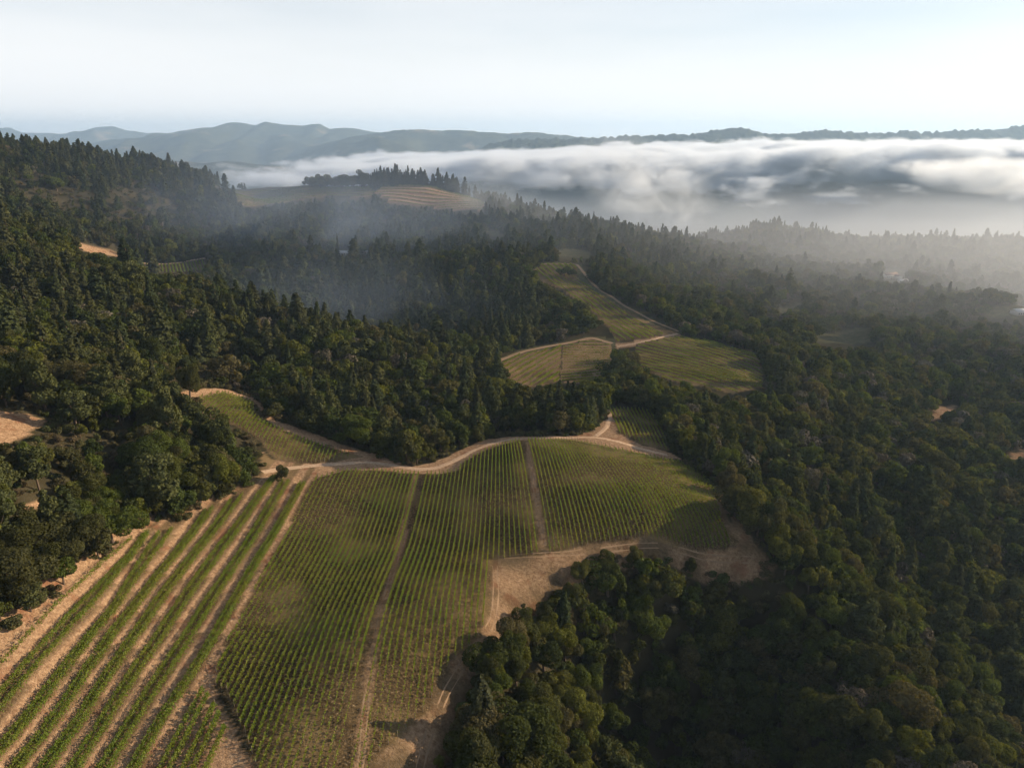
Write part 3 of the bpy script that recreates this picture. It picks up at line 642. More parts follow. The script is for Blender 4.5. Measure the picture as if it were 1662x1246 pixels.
def conifer_crown(rng, n_leaf, size, base=0.10, rad=0.17, power=0.85, tiers=26, droop=0.25):
    z0 = base + (1 - base) * (np.arange(tiers) / tiers) ** 0.9
    az = [rng.random(rng.integers(5, 9)) * 6.283 for _ in range(tiers)]
    R_t = rad * (1 - (z0 - base) / (1 - base)) ** power * (0.7 + 0.5 * rng.random(tiers)) + 0.006
    p = R_t + 0.012; k = rng.choice(tiers, n_leaf, p=p / p.sum())
    a = np.array([rng.choice(az[i]) for i in k]) + rng.normal(0, 0.22, n_leaf)
    f = rng.random(n_leaf) ** 0.55; r = R_t[k] * f * (0.85 + 0.3 * rng.random(n_leaf))
    C = np.stack([r * np.cos(a), r * np.sin(a), z0[k] - droop * r * (0.4 + f) + rng.normal(0, 0.007, n_leaf) + 0.01], -1)
    N = np.stack([np.cos(a) * 0.55, np.sin(a) * 0.55, np.full(n_leaf, 0.8)], -1) + rand_dirs(n_leaf, rng) * 0.6; N /= np.linalg.norm(N, axis=1, keepdims=True)
    return leaf_quads(C, N, size * (0.6 + 0.8 * rng.random(n_leaf)), rng, 1.3)
def trunk_geo(rng, top, r, limbs=4, spread=0.22):
    g = Geo(); bend = rng.normal(0, 0.02, 2)
    g.tube([(0, 0, -0.06), (bend[0] * .4, bend[1] * .4, top * 0.35), (bend[0], bend[1], top * 0.7), (bend[0], bend[1], top)], [r * 1.35, r, r * 0.7, r * 0.25], 7)
    for q in range(limbs):
        a = 6.283 * (q + rng.random() * 0.7) / max(limbs, 1); z = top * (0.3 + 0.35 * rng.random()); e = spread * (0.7 + 0.6 * rng.random())
        g.tube([(bend[0] * .5, bend[1] * .5, z), (math.cos(a) * e * .5, math.sin(a) * e * .5, z + .10), (math.cos(a) * e, math.sin(a) * e, z + .22)], [r * 0.55, r * 0.35, r * 0.12], 5)
    return g
def crown_of(kind, rng, n, k):
    if kind == 'oak':
        wd = 0.44 + 0.10 * rng.random()
        return lobes_crown(rng, (rng.normal(0, .05), rng.normal(0, .05), 0.48 + 0.06 * rng.random()), (wd, wd * (0.7 + 0.45 * rng.random()), 0.40 + 0.1 * rng.random()), int(rng.integers(16, 30)), 0.15, n, 0.0175 * k, fill=0.08)
    if kind == 'madrone':
        wd = 0.30 + 0.06 * rng.random()
        return lobes_crown(rng, (0, 0, 0.50), (wd, wd, 0.48), int(rng.integers(16, 26)), 0.125, n, 0.0165 * k, fill=0.1)
    if kind == 'fir': return conifer_crown(rng, n, 0.020 * k, 0.06, 0.165 + 0.04 * rng.random(), 0.8)
    if kind == 'fir_full': return conifer_crown(rng, n, 0.022 * k, 0.04, 0.23 + 0.05 * rng.random(), 0.7, 20, 0.15)
    if kind == 'pine':
        V = []; Fq = []; c = 0; zs = np.linspace(0.38, 0.92, 9)
        for i, z in enumerate(zs):
            rr = 0.30 * (1 - ((z - 0.38) / 0.68)) ** 0.7; a = i * 2.4 + rng.random(); e = rr * 0.5
            v, f = lobes_crown(rng, (math.cos(a) * e, math.sin(a) * e, z), (rr * .75, rr * .75, 0.06), 5, 0.055 + rr * 0.16, n // 9, 0.022 * k, fill=0.2)
            V.append(v); Fq.append(f + c); c += len(v)
        return np.vstack(V), np.vstack(Fq)
    if kind == 'shrub':
        return lobes_crown(rng, (0, 0, 0.38), (0.75, 0.7, 0.40), 12, 0.26, n, 0.05 * k, fill=0.1)
    if kind == 'cypress': return conifer_crown(rng, n, 0.02 * k, 0.02, 0.075, 0.4, 30, -0.6)
KINDS = dict(oak=(M_OAK, 0.030, 4, 0.30), madrone=(M_OAK, 0.024, 4, 0.2), fir=(M_CONE, 0.016, 0, 0), fir_full=(M_CONE, 0.017, 0, 0),
             pine=(M_PINE, 0.018, 5, 0.14), shrub=(M_SHRUB, 0.03, 3, 0.35), cypress=(M_CONE, 0.012, 0, 0), grey=(M_GREY, 0.026, 5, 0.3))
PROTO = {}
def protos(kind, n_var, n_leaf, k, joined):
    key = (kind, joined); PROTO[key] = []
    mat, tr_r, limbs, spread = KINDS[kind]
    for i in range(n_var):
        rng = np.random.default_rng(hash((kind == 'oak', len(kind), i, joined)) % 99991 + sum(map(ord, kind)))
        V, Fq = crown_of('oak' if kind == 'grey' else kind, rng, n_leaf, k)
        g = trunk_geo(rng, 0.9 if limbs == 0 else 0.62 if kind not in ('pine',) else 0.9, tr_r, limbs, spread)
        if joined:
            tv = np.concatenate(g.v); tf = np.concatenate(g.f)
            PROTO[key].append(make_mesh(kind + '_tree', np.vstack([V, tv]), np.vstack([Fq, tf + len(V)]), [mat, M_BARK], np.r_[np.zeros(len(Fq), int), np.ones(len(tf), int)]))
        else:
            PROTO[key].append((make_mesh('crown', V, Fq, [mat]), g.mesh('trunk', [M_BARK], True)))
for kd, nv, nl in (('oak', 9, 8500), ('madrone', 5, 7000), ('fir', 4, 4200), ('fir_full', 4, 5000), ('pine', 3, 4200), ('shrub', 4, 1800), ('grey', 3, 4600), ('cypress', 1, 1200)):
    protos(kd, nv, nl, 1.0, False)
for kd, nv, nl, k in (('oak', 9, 1500, 2.4), ('madrone', 5, 1300, 2.3), ('fir', 5, 1000, 1.8), ('fir_full', 3, 1000, 1.9), ('pine', 2, 900, 1.9), ('shrub', 3, 420, 1.8), ('grey', 3, 1000, 2.3)):
    protos(kd, nv, nl, k, True)
print('tree shapes', round(time.time() - T0, 1))

# ------------------------------------------------------------------ where trees stand
def jitter_grid(x0, x1, y0, y1, s, seed):
    rng = np.random.default_rng(seed); X, Y = np.meshgrid(np.arange(x0, x1, s), np.arange(y0, y1, s))
    return X.ravel() + rng.uniform(-.5, .5, X.size) * s, Y.ravel() + rng.uniform(-.5, .5, X.size) * s
xs, ys, ring = [], [], []
for (y0, y1, s, sd) in ((70, 420, 5.6, 1), (420, 760, 6.8, 2), (760, 1250, 8.0, 3), (1250, 2050, 10.0, 4)):
    half = 0.86 * y1 + 130
    a, b = jitter_grid(-half, half, y0, y1, s, sd); xs.append(a); ys.append(b)
tx = np.concatenate(xs); ty = np.concatenate(ys); tz = surf(tx, ty)
rng = np.random.default_rng(99); nT = len(tx)
U, Vp, Dp = project(np.stack([tx, ty, tz], -1))
keep = (Dp > 60) & (U > -170) & (U < 1900) & (Vp > 190) & (Vp < 1420)
tx, ty, tz, U, Vp, Dp = (q[keep] for q in (tx, ty, tz, U, Vp, Dp)); nT = len(tx)
r1 = rng.random(nT); r2 = rng.random(nT); patch = fbm(tx, ty, 90, 3, 41)
# share of conifers by part of the picture
pc = np.full(nT, 0.035)
def zone(u0, v0, u1, v1, p):
    m = (U >= u0) & (U < u1) & (Vp >= v0) & (Vp < v1); pc[m] = p
zone(-200, 190, 420, 340, 0.60); zone(300, 300, 860, 640, 0.36); zone(-200, 340, 560, 600, 0.30); zone(-200, 480, 300, 660, 0.2); zone(480, 560, 860, 700, 0.12)
zone(860, 320, 1150, 440, 0.3); zone(1080, 340, 1330, 400, 0.4); zone(1330, 300, 1900, 420, 0.25); zone(860, 630, 980, 700, 0.3); zone(1090, 600, 1300, 800, 0.14); zone(1100, 800, 1900, 1300, 0.05)
pc = np.clip(pc * (1 + 1.6 * patch) + 0.12 * np.maximum(patch, 0) * (U < 860), 0, 0.92)
kind = np.where(r1 < pc, np.where(r2 < 0.3, 'fir', 'fir_full'), np.where(r2 < 0.66, 'oak', np.where(r2 < 0.93, 'madrone', np.where(r2 < 0.965, 'grey', 'pine')))).astype(object)
nearleft = (U < 440) & (Vp > 640); kind[(U > 1100) & (Vp < 760) & (r2 > 0.86) & (r2 < 0.965) & (r1 >= pc)] = 'grey'; kind[nearleft & (r2 > 0.82)] = 'pine'
brown = np.zeros(nT, bool)
for poly in ([(20,295),(110,290),(160,320),(150,350),(40,345)], [(170,310),(250,300),(300,345),(290,375),(170,365)], [(270,590),(430,585),(460,640),(420,650),(270,630)], [(60,705),(215,700),(225,800),(120,810),(60,770)], [(1160,930),(1290,930),(1330,1010),(1210,1040)], [(-100,650),(110,650),(110,735),(-100,760)]):
    brown |= inside(U, Vp, poly)
kind[brown & (r1 < 0.85)] = 'shrub'
hgt = np.where(np.isin(kind, ['fir', 'fir_full']), np.clip(rng.normal(18.5, 6.5, nT), 7, 34), np.clip(rng.normal(11.0, 3.6, nT), 4.5, 20))
hgt[kind == 'madrone'] *= 1.12; hgt[kind == 'pine'] *= 1.45; hgt[kind == 'shrub'] = rng.uniform(2.2, 4.5, (kind == 'shrub').sum())
hgt[(Dp < 330) & np.isin(kind, ['fir', 'fir_full'])] *= 0.72
near_o = (Dp < 420) & np.isin(kind, ['oak', 'madrone', 'grey']); hgt[near_o] *= 0.92
half_w = np.where(np.isin(kind, ['fir', 'fir_full']), 0.12, np.where(kind == 'shrub', 0.7, 0.40)) * hgt
# trees must leave the clearings in sight
ok = np.ones(nT, bool)
for (dx, dh) in ((0, 0.0), (0, 0.35), (0, 0.65), (0, 0.88), (-0.5, 0.5), (0.5, 0.5)):
    u, v, _ = project(np.stack([tx + dx * half_w, ty, tz + dh * hgt], -1)); ok &= ~is_clear(u, v)
for k, W in WP.items():
    fr = 0.12 if k == 'left_dirt' else 0.4
    for (dx, dy) in ((0, 0), (-fr, 0), (fr, 0), (0, fr), (0, -fr)):
        ok &= ~inside(tx + dx * half_w, ty + dy * half_w, W)
# thin where the photograph shows open hillside
open_ = ((fbm(tx, ty, 26, 2, 91) > 0.52) | (rng.random(nT) < 0.05)) & ~((U > 720) & (Vp > 880))
ok &= ~(open_)
# crown spacing: near oaks push close neighbours out
tx, ty, tz, U, Vp, Dp, kind, hgt = (q[ok] for q in (tx, ty, tz, U, Vp, Dp, kind, hgt)); nT = len(tx)
print('trees', nT, round(time.time() - T0, 1))
# undergrowth along the edges of the clearings
ux, uy = jitter_grid(-190, 190, 95, 420, 3.0, 77); ins = np.zeros(len(ux), bool); edge = np.zeros(len(ux), bool)
for k in ('field', 'low_dirt', 'left_dirt', 'upper_dirt', 'left_vines', 'left_vines_dirt', 'small_vines', 'left_patch', 'left_patch_b'):
    ins |= inside(ux, uy, WP[k])
    for a in range(8): edge |= inside(ux + 8 * math.cos(a * .785), uy + 8 * math.sin(a * .785), WP[k])
uz = surf(ux, uy); uh = rng.uniform(1.3, 3.6, len(ux)); su, sv, sd = project(np.stack([ux, uy, uz], -1)); su2, sv2, _ = project(np.stack([ux, uy, uz + uh * .7], -1))
sel = edge & ~ins & ~is_clear(su, sv) & ~is_clear(su2, sv2) & (rng.random(len(ux)) < 0.75) & (sd > 60)
tx = np.r_[tx, ux[sel]]; ty = np.r_[ty, uy[sel]]; tz = np.r_[tz, uz[sel]]; U = np.r_[U, su[sel]]; Vp = np.r_[Vp, sv[sel]]; Dp = np.r_[Dp, sd[sel]]; hgt = np.r_[hgt, uh[sel]]
kind = np.r_[kind, np.array(['shrub'] * int(sel.sum()), object)]; nT = len(tx); print('undergrowth', int(sel.sum()))
rot = rng.uniform(0, 6.283, nT); wsc = rng.uniform(0.78, 1.3, nT)
# lower the trunks a touch so no root shows on slopes
tz = tz - 0.15
size_px = hgt * 1187 / Dp
inframe = (U > -20) & (U < 1682) & (Vp - size_px < 1240) & (Vp > 200)
is_con = np.isin(kind, ['fir', 'fir_full', 'cypress']); is_shr = kind == 'shrub'; is_brd = ~is_con & ~is_shr
single = np.zeros(nT, bool)
for msk, cnt in ((is_con, 260), (is_brd, 290), (is_shr, 120)):
    c = np.flatnonzero(msk & inframe); c = c[np.argsort(-size_px[c])][:cnt]; single[c] = True
NOUN = dict(oak='oak', madrone='slender broadleaf', fir='narrow conifer', fir_full='full conifer', pine='open-crowned pine', shrub='low brownish shrub', grey='grey-leaved tree')
CAT = dict(oak='oak tree', madrone='broadleaf tree', fir='conifer', fir_full='conifer', pine='pine tree', shrub='shrub', grey='oak tree')
NAME = dict(oak='oak_tree', madrone='broadleaf_tree', fir='conifer_tree', fir_full='conifer_tree', pine='pine_tree', shrub='shrub', grey='grey_oak_tree', cypress='cypress_tree')
ZONES = [(lambda u, v: u < 250 and v > 840, 'wood beside the benches'), (lambda u, v: u < 440 and v > 690, 'wood by the fork'),
 (lambda u, v: u < 300 and v > 560, 'slope by the bare patch'), (lambda u, v: u < 460 and v > 560, 'slope above the leafy plot'),
 (lambda u, v: u < 300, 'left hillside'), (lambda u, v: u < 620 and v < 560, 'shaded valley side'),
 (lambda u, v: u < 700 and v > 640, 'wood behind the crest road'), (lambda u, v: u < 700, 'sunlit slope behind the road'),
 (lambda u, v: u < 1000 and 640 < v < 800, 'hollow behind the main vineyard'), (lambda u, v: u < 900 and v > 950, 'wood by the lower track'),
 (lambda u, v: u < 1000 and v > 850, 'dark ravine below the vineyard'), (lambda u, v: u < 1000, 'slope under the spur vineyard'),
 (lambda u, v: u < 1250 and v > 1080, 'bottom of the dark ravine'), (lambda u, v: u < 1250 and v > 900, 'bank under the curving track'),
 (lambda u, v: u < 1250 and v > 650, 'wood right of the main vineyard'), (lambda u, v: u < 1250, 'wood around the middle vineyards'),
 (lambda u, v: v > 1080, 'lower right corner'), (lambda u, v: v > 850, 'low right slope'),
 (lambda u, v: v > 680, 'mid right slope'), (lambda u, v: True, 'hazy upper right slope')]
def where(u, v): return next(n for f, n in ZONES if f(u, v))
def plant(kd, x, y, z, h, label, group, rz=0.0, wide=1.0, var=0, cat=None, name=None):
    P = PROTO[(kd, False)]; cr, tr_ = P[var % len(P)]
    root = link(name or NAME[kd], None, None, (x, y, z), rz, (h * wide * (0.86 + 0.28 * ((var * 0.618) % 1)), h * wide * (1.14 - 0.28 * ((var * 0.618) % 1)), h))
    root.rotation_euler.x = 0.07 * math.sin(var * 1.7); root.rotation_euler.y = 0.07 * math.cos(var * 2.3)
    tag(root, label, cat or CAT.get(kd, 'tree'), group)
    link('trunk', tr_, root); link('crown', cr, root)
    return root
SIZES = ('small', 'medium', 'tall')
si = np.flatnonzero(single); zn = [where(U[i], Vp[i] - 0.5 * size_px[i]) for i in si]; ext = {}
for i, z_ in zip(si, zn): ext.setdefault(z_, []).append((U[i], Vp[i]))
ext = {k: (np.percentile(np.array(v), (20, 40, 60, 80), axis=0)) for k, v in ext.items()}
LAB = []; COLW = ('far left', 'left', 'centre', 'right', 'far right'); ROWW = ('topmost', 'upper', 'middle', 'lower', 'lowest')
for i, z_ in zip(si, zn):
    kd = kind[i]; e = ext[z_]
    if kd == 'shrub': s = 'brownish shrub'
    else:
        lo, hi = (13, 20) if is_con[i] else (9.2, 12)
        s = SIZES[int(hgt[i] > lo) + int(hgt[i] > hi)] + ' ' + NOUN[kd]
    spot = f'{ROWW[int((Vp[i] > e[:, 1]).sum())]} {COLW[int((U[i] > e[:, 0]).sum())]}'
    LAB.append((f'{s}, {spot} in the {z_}', f'{s}s in the {z_}'))
dup = {}
for i, (lb, gr) in zip(si, LAB): dup.setdefault(lb, []).append(i)
for i, (lb, gr) in zip(si, LAB):
    same = sorted(dup[lb], key=lambda q: U[q])
    if len(same) > 1: lb += f', {ORD(same.index(i) + 1)} from left'
    plant(kind[i], tx[i], ty[i], tz[i], hgt[i], lb, gr, rot[i], wsc[i], int(rot[i] * 100))

# hand-placed landmark trees
def hand(kd, u, v, h, label, wide=1.0, var=0, cat=None, name=None, Y=None):
    if Y is None: x, y = ground_at([(u, v)])[0]
    else: x = float(at_y(u, v, Y)[0]); y = Y
    plant(kd, x, y, float(surf(x, y)) - 0.1, h, label, None, var * 1.3, wide, var, cat, name)
hand('oak', 457, 781, 7.4, 'round dark green bush standing alone beside the dirt road fork', 1.0, 1, 'bush', 'round_bush')
hand('shrub', 231, 889, 1.3, 'small low shrub alone on the bare bank above the benches', 1.2, 0, 'shrub', 'low_shrub')
hand('shrub', 850, 985, 1.6, 'small green shrub on the eroded bank right of the field corner', 1.0, 1, 'shrub', 'low_shrub')
hand('shrub', 832, 1000, 1.2, 'tiny green shrub left of another on the eroded bank', 1.0, 2, 'shrub', 'low_shrub')
hand('madrone', 715, 1244, 3.4, 'small green tree in the shade beside the track at the bottom edge', 1.3, 2, 'tree', 'young_tree')
hand('oak', 916, 447, 13, 'dark oak clump standing in the top of the spur vineyard', 1.3, 2)
hand('oak', 929, 447, 11, 'rounded oak at the right end of the dark clump in the spur vineyard', 1.2, 4)
hand('cypress', 228, 280, 26, 'tall dark cypress on the left skyline, left of its shorter twin', 1.2, 0, 'cypress', Y=1230)
hand('cypress', 236, 280, 21, 'shorter dark cypress just right of the tall one on the skyline', 1.2, 0, 'cypress', Y=1232)
hand('cypress', 293, 285, 17, 'thin cypress beside the hilltop house', 1.1, 0, 'cypress', Y=1290)
hand('fir', 548, 415, 34, 'tall slender pale tree rising above the dark valley woods', 0.55, 1)
HT = [(506,10,'oak'),(516,12,'oak'),(527,11,'oak'),(538,13,'oak'),(549,12,'oak'),(560,14,'oak'),(571,13,'oak'),(582,15,'oak'),(593,16,'oak'),(604,26,'fir'),(611,24,'fir_full'),(618,28,'fir'),(626,27,'fir_full'),(633,30,'fir'),(641,29,'fir'),(648,31,'fir_full'),(655,26,'fir'),(664,27,'fir'),(672,23,'fir_full'),(680,24,'fir'),(690,20,'fir'),(706,28,'fir_full'),(714,25,'fir'),(726,29,'fir_full'),(733,26,'fir'),(741,25,'fir_full'),(752,18,'fir'),(763,16,'fir'),(775,15,'fir_full'),(511,9,'oak'),(522,9,'oak'),(544,10,'oak'),(566,11,'oak'),(577,10,'oak'),(588,18,'fir_full'),(599,12,'oak'),(615,15,'oak'),(622,20,'fir_full'),(637,22,'fir_full'),(645,24,'fir_full'),(652,18,'fir_full'),(668,20,'fir_full'),(676,16,'fir'),(710,20,'fir'),(730,20,'fir_full'),(737,22,'fir')]; HT += [(503 + 4.6 * q + 1.3 * math.sin(q * 2.3), 9 + 4 * math.sin(q * 1.9) ** 2, 'oak') for q in range(26)] + [(601 + 4.3 * q + math.sin(q * 1.7), 19 + 6 * math.sin(q * 2.9) ** 2, 'fir_full') for q in range(22)] + [(699 + 5 * q, 19 + 7 * math.sin(q * 3.3) ** 2, 'fir_full') for q in range(11)]
HU = [q[0] for q in HT]
for j, (u, h, kd) in enumerate(HT):
    x = float(at_y(u, 300, 1462)[0]); y = 1464 + 16 * math.sin(j * 2.1); x += 5 * math.sin(j * 3.7); h *= (1.6 if kd == 'oak' else 1.12) + 0.25 * math.sin(j * 5.3) ** 2
    nm = 'oak' if kd == 'oak' else 'conifer'
    plant(kd, x, y, float(surf(x, y)) - 0.2, h, f'dark {nm} in the band crowning the far hilltop, {ORD(sorted(range(len(HT)), key=lambda q: HT[q][0]).index(j) + 1)} from the left', 'trees crowning the far terraced hilltop', j * 1.7, 1.15 if kd == 'oak' else 1.0, j)
for j, (u, v, h, kd) in enumerate([(1112,741,15,'oak'),(1132,752,17,'madrone'),(1152,768,19,'fir_full'),(1172,786,17,'oak'),(1184,812,18,'madrone'),(1192,838,16,'oak'),(1208,858,19,'oak'),(1228,872,17,'madrone'),(1252,884,18,'oak'),(1262,905,15,'oak')]):
    hand(kd, u, v, h, f'large tree on the right edge of the main vineyard, {ORD(j + 1)} from the top', 1.0, j)
RIM = [(850,1032,10,'oak'),(822,1062,13,'oak'),(812,1100,15,'oak'),(800,1150,15,'madrone'),(790,1200,16,'oak'),(775,1255,15,'oak'),(880,1012,9,'oak'),(925,985,10,'madrone'),(945,950,9,'oak'),(985,925,8,'oak'),(1030,915,7,'oak'),(1120,935,8,'madrone')]
for j, (u, v, h, kd) in enumerate(RIM):
    hand(kd, u, v, h, f'dark rim tree above the ravine, {ORD(1 + sum(a[0] < u for a in RIM))} from the left along the lower track', 1.1, j)
# bare dead tree behind the crest road
g = Geo(); rg = np.random.default_rng(5)
def limb(g, p, d, L, r, depth):
    q = p + d * L; g.tube([p, (p + q) / 2 + rg.normal(0, 0.04 * L, 3), q], [r, r * 0.75, r * 0.5], 5)
    if depth:
        for _ in range(3):
            nd_ = d + rg.normal(0, 0.55, 3); nd_[2] = abs(nd_[2]) * 0.7 + 0.15; nd_ /= np.linalg.norm(nd_); limb(g, p + d * L * rg.uniform(0.55, 1.0), nd_, L * 0.62, r * 0.5, depth - 1)
limb(g, np.array([0, 0, -0.3]), np.array([0.03, 0, 1.0]), 4.5, 0.22, 4)
x, y = ground_at([(909, 704)])[0]
root = link('dead_tree', None, None, (x, y, float(surf(x, y)))); tag(root, 'bare silvery dead tree at the wood edge behind the crest road', 'dead tree'); link('branches', g.mesh('branches', [M_DEAD], True), root)

# ------------------------------------------------------------------ the rest of the forest
hold = {}
def forest(name, sel, kinds, label):
    coll = bpy.data.collections.new(name + '_shapes'); base = {}; c = 0
    for kd in kinds:
        base[kd] = (c, len(PROTO[(kd, True)]))
        for j, me in enumerate(PROTO[(kd, True)]):
            ob = bpy.data.objects.new(f'{c:03d}_{kd}', me); coll.objects.link(ob); c += 1
    i = np.flatnonzero(sel); 
    me = bpy.data.meshes.new(name); me.vertices.add(len(i)); me.vertices.foreach_set('co', np.stack([tx[i], ty[i], tz[i]], -1).astype(np.float32).ravel())
    rg = np.random.default_rng(3)
    which = np.array([base[k][0] + rg.integers(base[k][1]) for k in kind[i]], np.int32)
    a = me.attributes.new('which', 'INT', 'POINT'); a.data.foreach_set('value', which)
    a = me.attributes.new('turn', 'FLOAT_VECTOR', 'POINT'); a.data.foreach_set('vector', np.stack([rg.normal(0, .06, len(i)), rg.normal(0, .06, len(i)), rot[i]], -1).astype(np.float32).ravel())
    a = me.attributes.new('size', 'FLOAT_VECTOR', 'POINT'); a.data.foreach_set('vector', np.stack([hgt[i] * wsc[i] * rg.uniform(.8, 1.2, len(i)), hgt[i] * wsc[i] * rg.uniform(.8, 1.2, len(i)), hgt[i]], -1).astype(np.float32).ravel())
    ob = link(name, me); tag(ob, label, 'forest', kind='stuff')
    ng = bpy.data.node_groups.new(name, 'GeometryNodeTree'); ng.interface.new_socket('Geometry', in_out='INPUT', socket_type='NodeSocketGeometry'); ng.interface.new_socket('Geometry', in_out='OUTPUT', socket_type='NodeSocketGeometry')
    N = ng.nodes; gi = N.new('NodeGroupInput'); go = N.new('NodeGroupOutput'); ci = N.new('GeometryNodeCollectionInfo'); ip = N.new('GeometryNodeInstanceOnPoints')
    ci.inputs['Collection'].default_value = coll; ci.inputs['Separate Children'].default_value = True; ci.inputs['Reset Children'].default_value = True
    ip.inputs['Pick Instance'].default_value = True
    def attr(nm, typ):
        n = N.new('GeometryNodeInputNamedAttribute'); n.data_type = typ; n.inputs['Name'].default_value = nm; return n.outputs['Attribute']
    e2r = N.new('FunctionNodeEulerToRotation'); ng.links.new(attr('turn', 'FLOAT_VECTOR'), e2r.inputs[0])
    ng.links.new(gi.outputs[0], ip.inputs['Points']); ng.links.new(ci.outputs[0], ip.inputs['Instance']); ng.links.new(attr('which', 'INT'), ip.inputs['Instance Index'])
    ng.links.new(e2r.outputs[0], ip.inputs['Rotation']); ng.links.new(attr('size', 'FLOAT_VECTOR'), ip.inputs['Scale']); ng.links.new(ip.outputs[0], go.inputs[0])
    md = ob.modifiers.new('trees', 'NODES'); md.node_group = ng; hold[name] = coll
    return ob
forest('conifer_forest', is_con & ~single, ('fir', 'fir_full'), 'dense conifer forest covering the hills behind the nearest trees')
forest('oak_woodland', is_brd & ~single, ('oak', 'madrone', 'grey', 'pine'), 'dense evergreen oak woodland covering the slopes around the vineyards')
forest('chaparral', is_shr & ~single, ('shrub',), 'brownish chaparral scrub on the open hillsides')
print('forest', round(time.time() - T0, 1))
#@@BODY4
# ------------------------------------------------------------------ houses
M_WALL = plain_mat('pale_plaster', (0.46, 0.42, 0.37), 0.9, 0.1); M_ROOF = plain_mat('roof_tiles', (0.21, 0.145, 0.115), 0.9, 0.25, 1.0); M_ROOFW = plain_mat('pale_metal_roof', (0.44, 0.43, 0.42), 0.7, 0.1)
M_PANE = plain_mat('dark_glass', (0.03, 0.035, 0.045), 0.15, 0.1); M_DOOR = plain_mat('wood_door', (0.14, 0.08, 0.05))
def house(u, v, L, W, Hh, rz, roof_mat, label, wing=False, Y=None):
    if Y is None: x, y = ground_at([(u, v)])[0]
    else: x = float(at_y(u, v, Y)[0]); y = Y
    root = link('house', None, None, (x, y, float(surf(x, y)) - 0.2), rz); tag(root, label, 'house')
    def gable(cx, cy, l, wd, z, along):
        rise = wd * 0.28; ov = 0.5; a, c = (l / 2 + ov, wd / 2 + ov)
        pts = np.array([(-a, -c, z), (a, -c, z), (a, c, z), (-a, c, z), (-a, 0, z + rise), (a, 0, z + rise)], float)
        if along: pts = pts[:, [1, 0, 2]]
        pts = pts + np.array([cx, cy, 0]); th = np.array([0, 0, 0.25])
        V = np.vstack([pts, pts + th]); Fq = [(0,1,5,4),(3,4,5,2),(6,10,11,7),(9,8,11,10),(0,4,10,6),(4,3,9,10),(1,7,11,5),(5,11,8,2),(0,6,7,1),(2,8,9,3)]
        link('roof', make_mesh('roof', V, np.array(Fq), [roof_mat]), root)
        g = Geo(); g.box((cx, cy, z / 2), (wd, l, z) if along else (l, wd, z)); tri = np.array([(-l / 2, -wd / 2, z), (-l / 2, wd / 2, z), (-l / 2, 0, z + wd * 0.28), (-l / 2, 0, z + wd * 0.28 - 0.02), (l / 2, -wd / 2, z), (l / 2, wd / 2, z), (l / 2, 0, z + wd * 0.28), (l / 2, 0, z + wd * 0.28 - 0.02)])
        if along: tri = tri[:, [1, 0, 2]]
        g.add(tri + np.array([cx, cy, 0]), [(0, 1, 2, 3), (4, 5, 6, 7)])
        return link('wall', g.mesh('wall', [M_WALL]), root)
    gable(0, 0, L, W, Hh, False)
    if wing: gable(L * 0.32, -W * 0.75, W * 1.1, W * 0.8, Hh * 0.85, True)
    gw = Geo(); gw.box((0, 0, 0), (1.5, 0.12, 1.4)); me = gw.mesh('window', [M_PANE])
    gd = Geo(); gd.box((0, 0, 0), (1.2, 0.12, 2.1)); md = gd.mesh('door', [M_DOOR])
    for sgn in (-1, 1):
        for q in np.linspace(-0.38, 0.38, max(2, int(L / 3.5))):
            link('window', me, root, (q * L, sgn * W / 2, Hh * 0.6))
    link('door', md, root, (-0.02 * L, -W / 2, 1.05))
house(1443, 452, 24, 11, 6.5, 0.3, M_ROOF, 'pale plastered house on the wooded knoll at the right', True)
house(1465, 458, 14, 7, 3.5, 0.1, M_ROOFW, 'low outbuilding right of the plastered house on the knoll')
house(559, 412, 15, 8, 3.6, -0.2, M_ROOFW, 'small pale roofed cabin among the dark valley woods')
house(593, 411, 9, 6, 3.2, 0.2, M_ROOFW, 'smaller shed right of the cabin in the valley woods')
house(1655, 516, 22, 12, 4.5, 0.2, M_ROOFW, 'white roofed building at the right edge of the picture')
house(268, 277, 16, 9, 4.0, 0.1, M_ROOF, 'hilltop house on the left skyline', Y=1262)

# ------------------------------------------------------------------ haze, valley mist and the fog bank
def box_mesh(name, x0, x1, y0, y1, z0, z1):
    g = Geo(); g.box(((x0 + x1) / 2, (y0 + y1) / 2, (z0 + z1) / 2), (x1 - x0, y1 - y0, z1 - z0)); return g.mesh(name, [])
def vol_mat(name, col, dens, aniso, node=None, step=None):
    m, t, o = new_mat(name); v = nd(t, 'ShaderNodeVolumePrincipled'); v.inputs['Color'].default_value = (*col, 1); v.inputs['Anisotropy'].default_value = aniso
    v.inputs['Density'].default_value = dens
    if node: t.links.new(node(t), v.inputs['Density'])
    t.links.new(v.outputs[0], o.inputs['Volume'])
    if step: m.cycles.volume_step_rate = step
    return m
hz = link('haze', box_mesh('haze', -25000, 25000, -700, 21000, -500, 420)); hz.data.materials.append(vol_mat('haze_air', (0.52, 0.74, 1.0), 4.4e-5, 0.3))
tag(hz, 'pale blue haze thickening with distance over the hills', 'haze', kind='stuff')
fh = link('valley_mist', box_mesh('valley_mist', -24000, 24000, 8250, 20500, -470, 340)); fh.data.materials.append(vol_mat('far_mist', (0.58, 0.78, 1.0), 3.6e-5, 0.2))  # second haze box, added to turn the far ranges paler and bluer
tag(fh, 'added blue haze volume around the far mountain ranges', 'mist', kind='stuff')
mi = link('valley_mist', box_mesh('valley_mist', -900, 9000, 2250, 8200, -470, -285)); mi.data.materials.append(vol_mat('mist_air', (0.68, 0.77, 0.90), 3.0e-4, 0.3))
tag(mi, 'grey mist filling the valley floor under the fog bank', 'mist', kind='stuff')
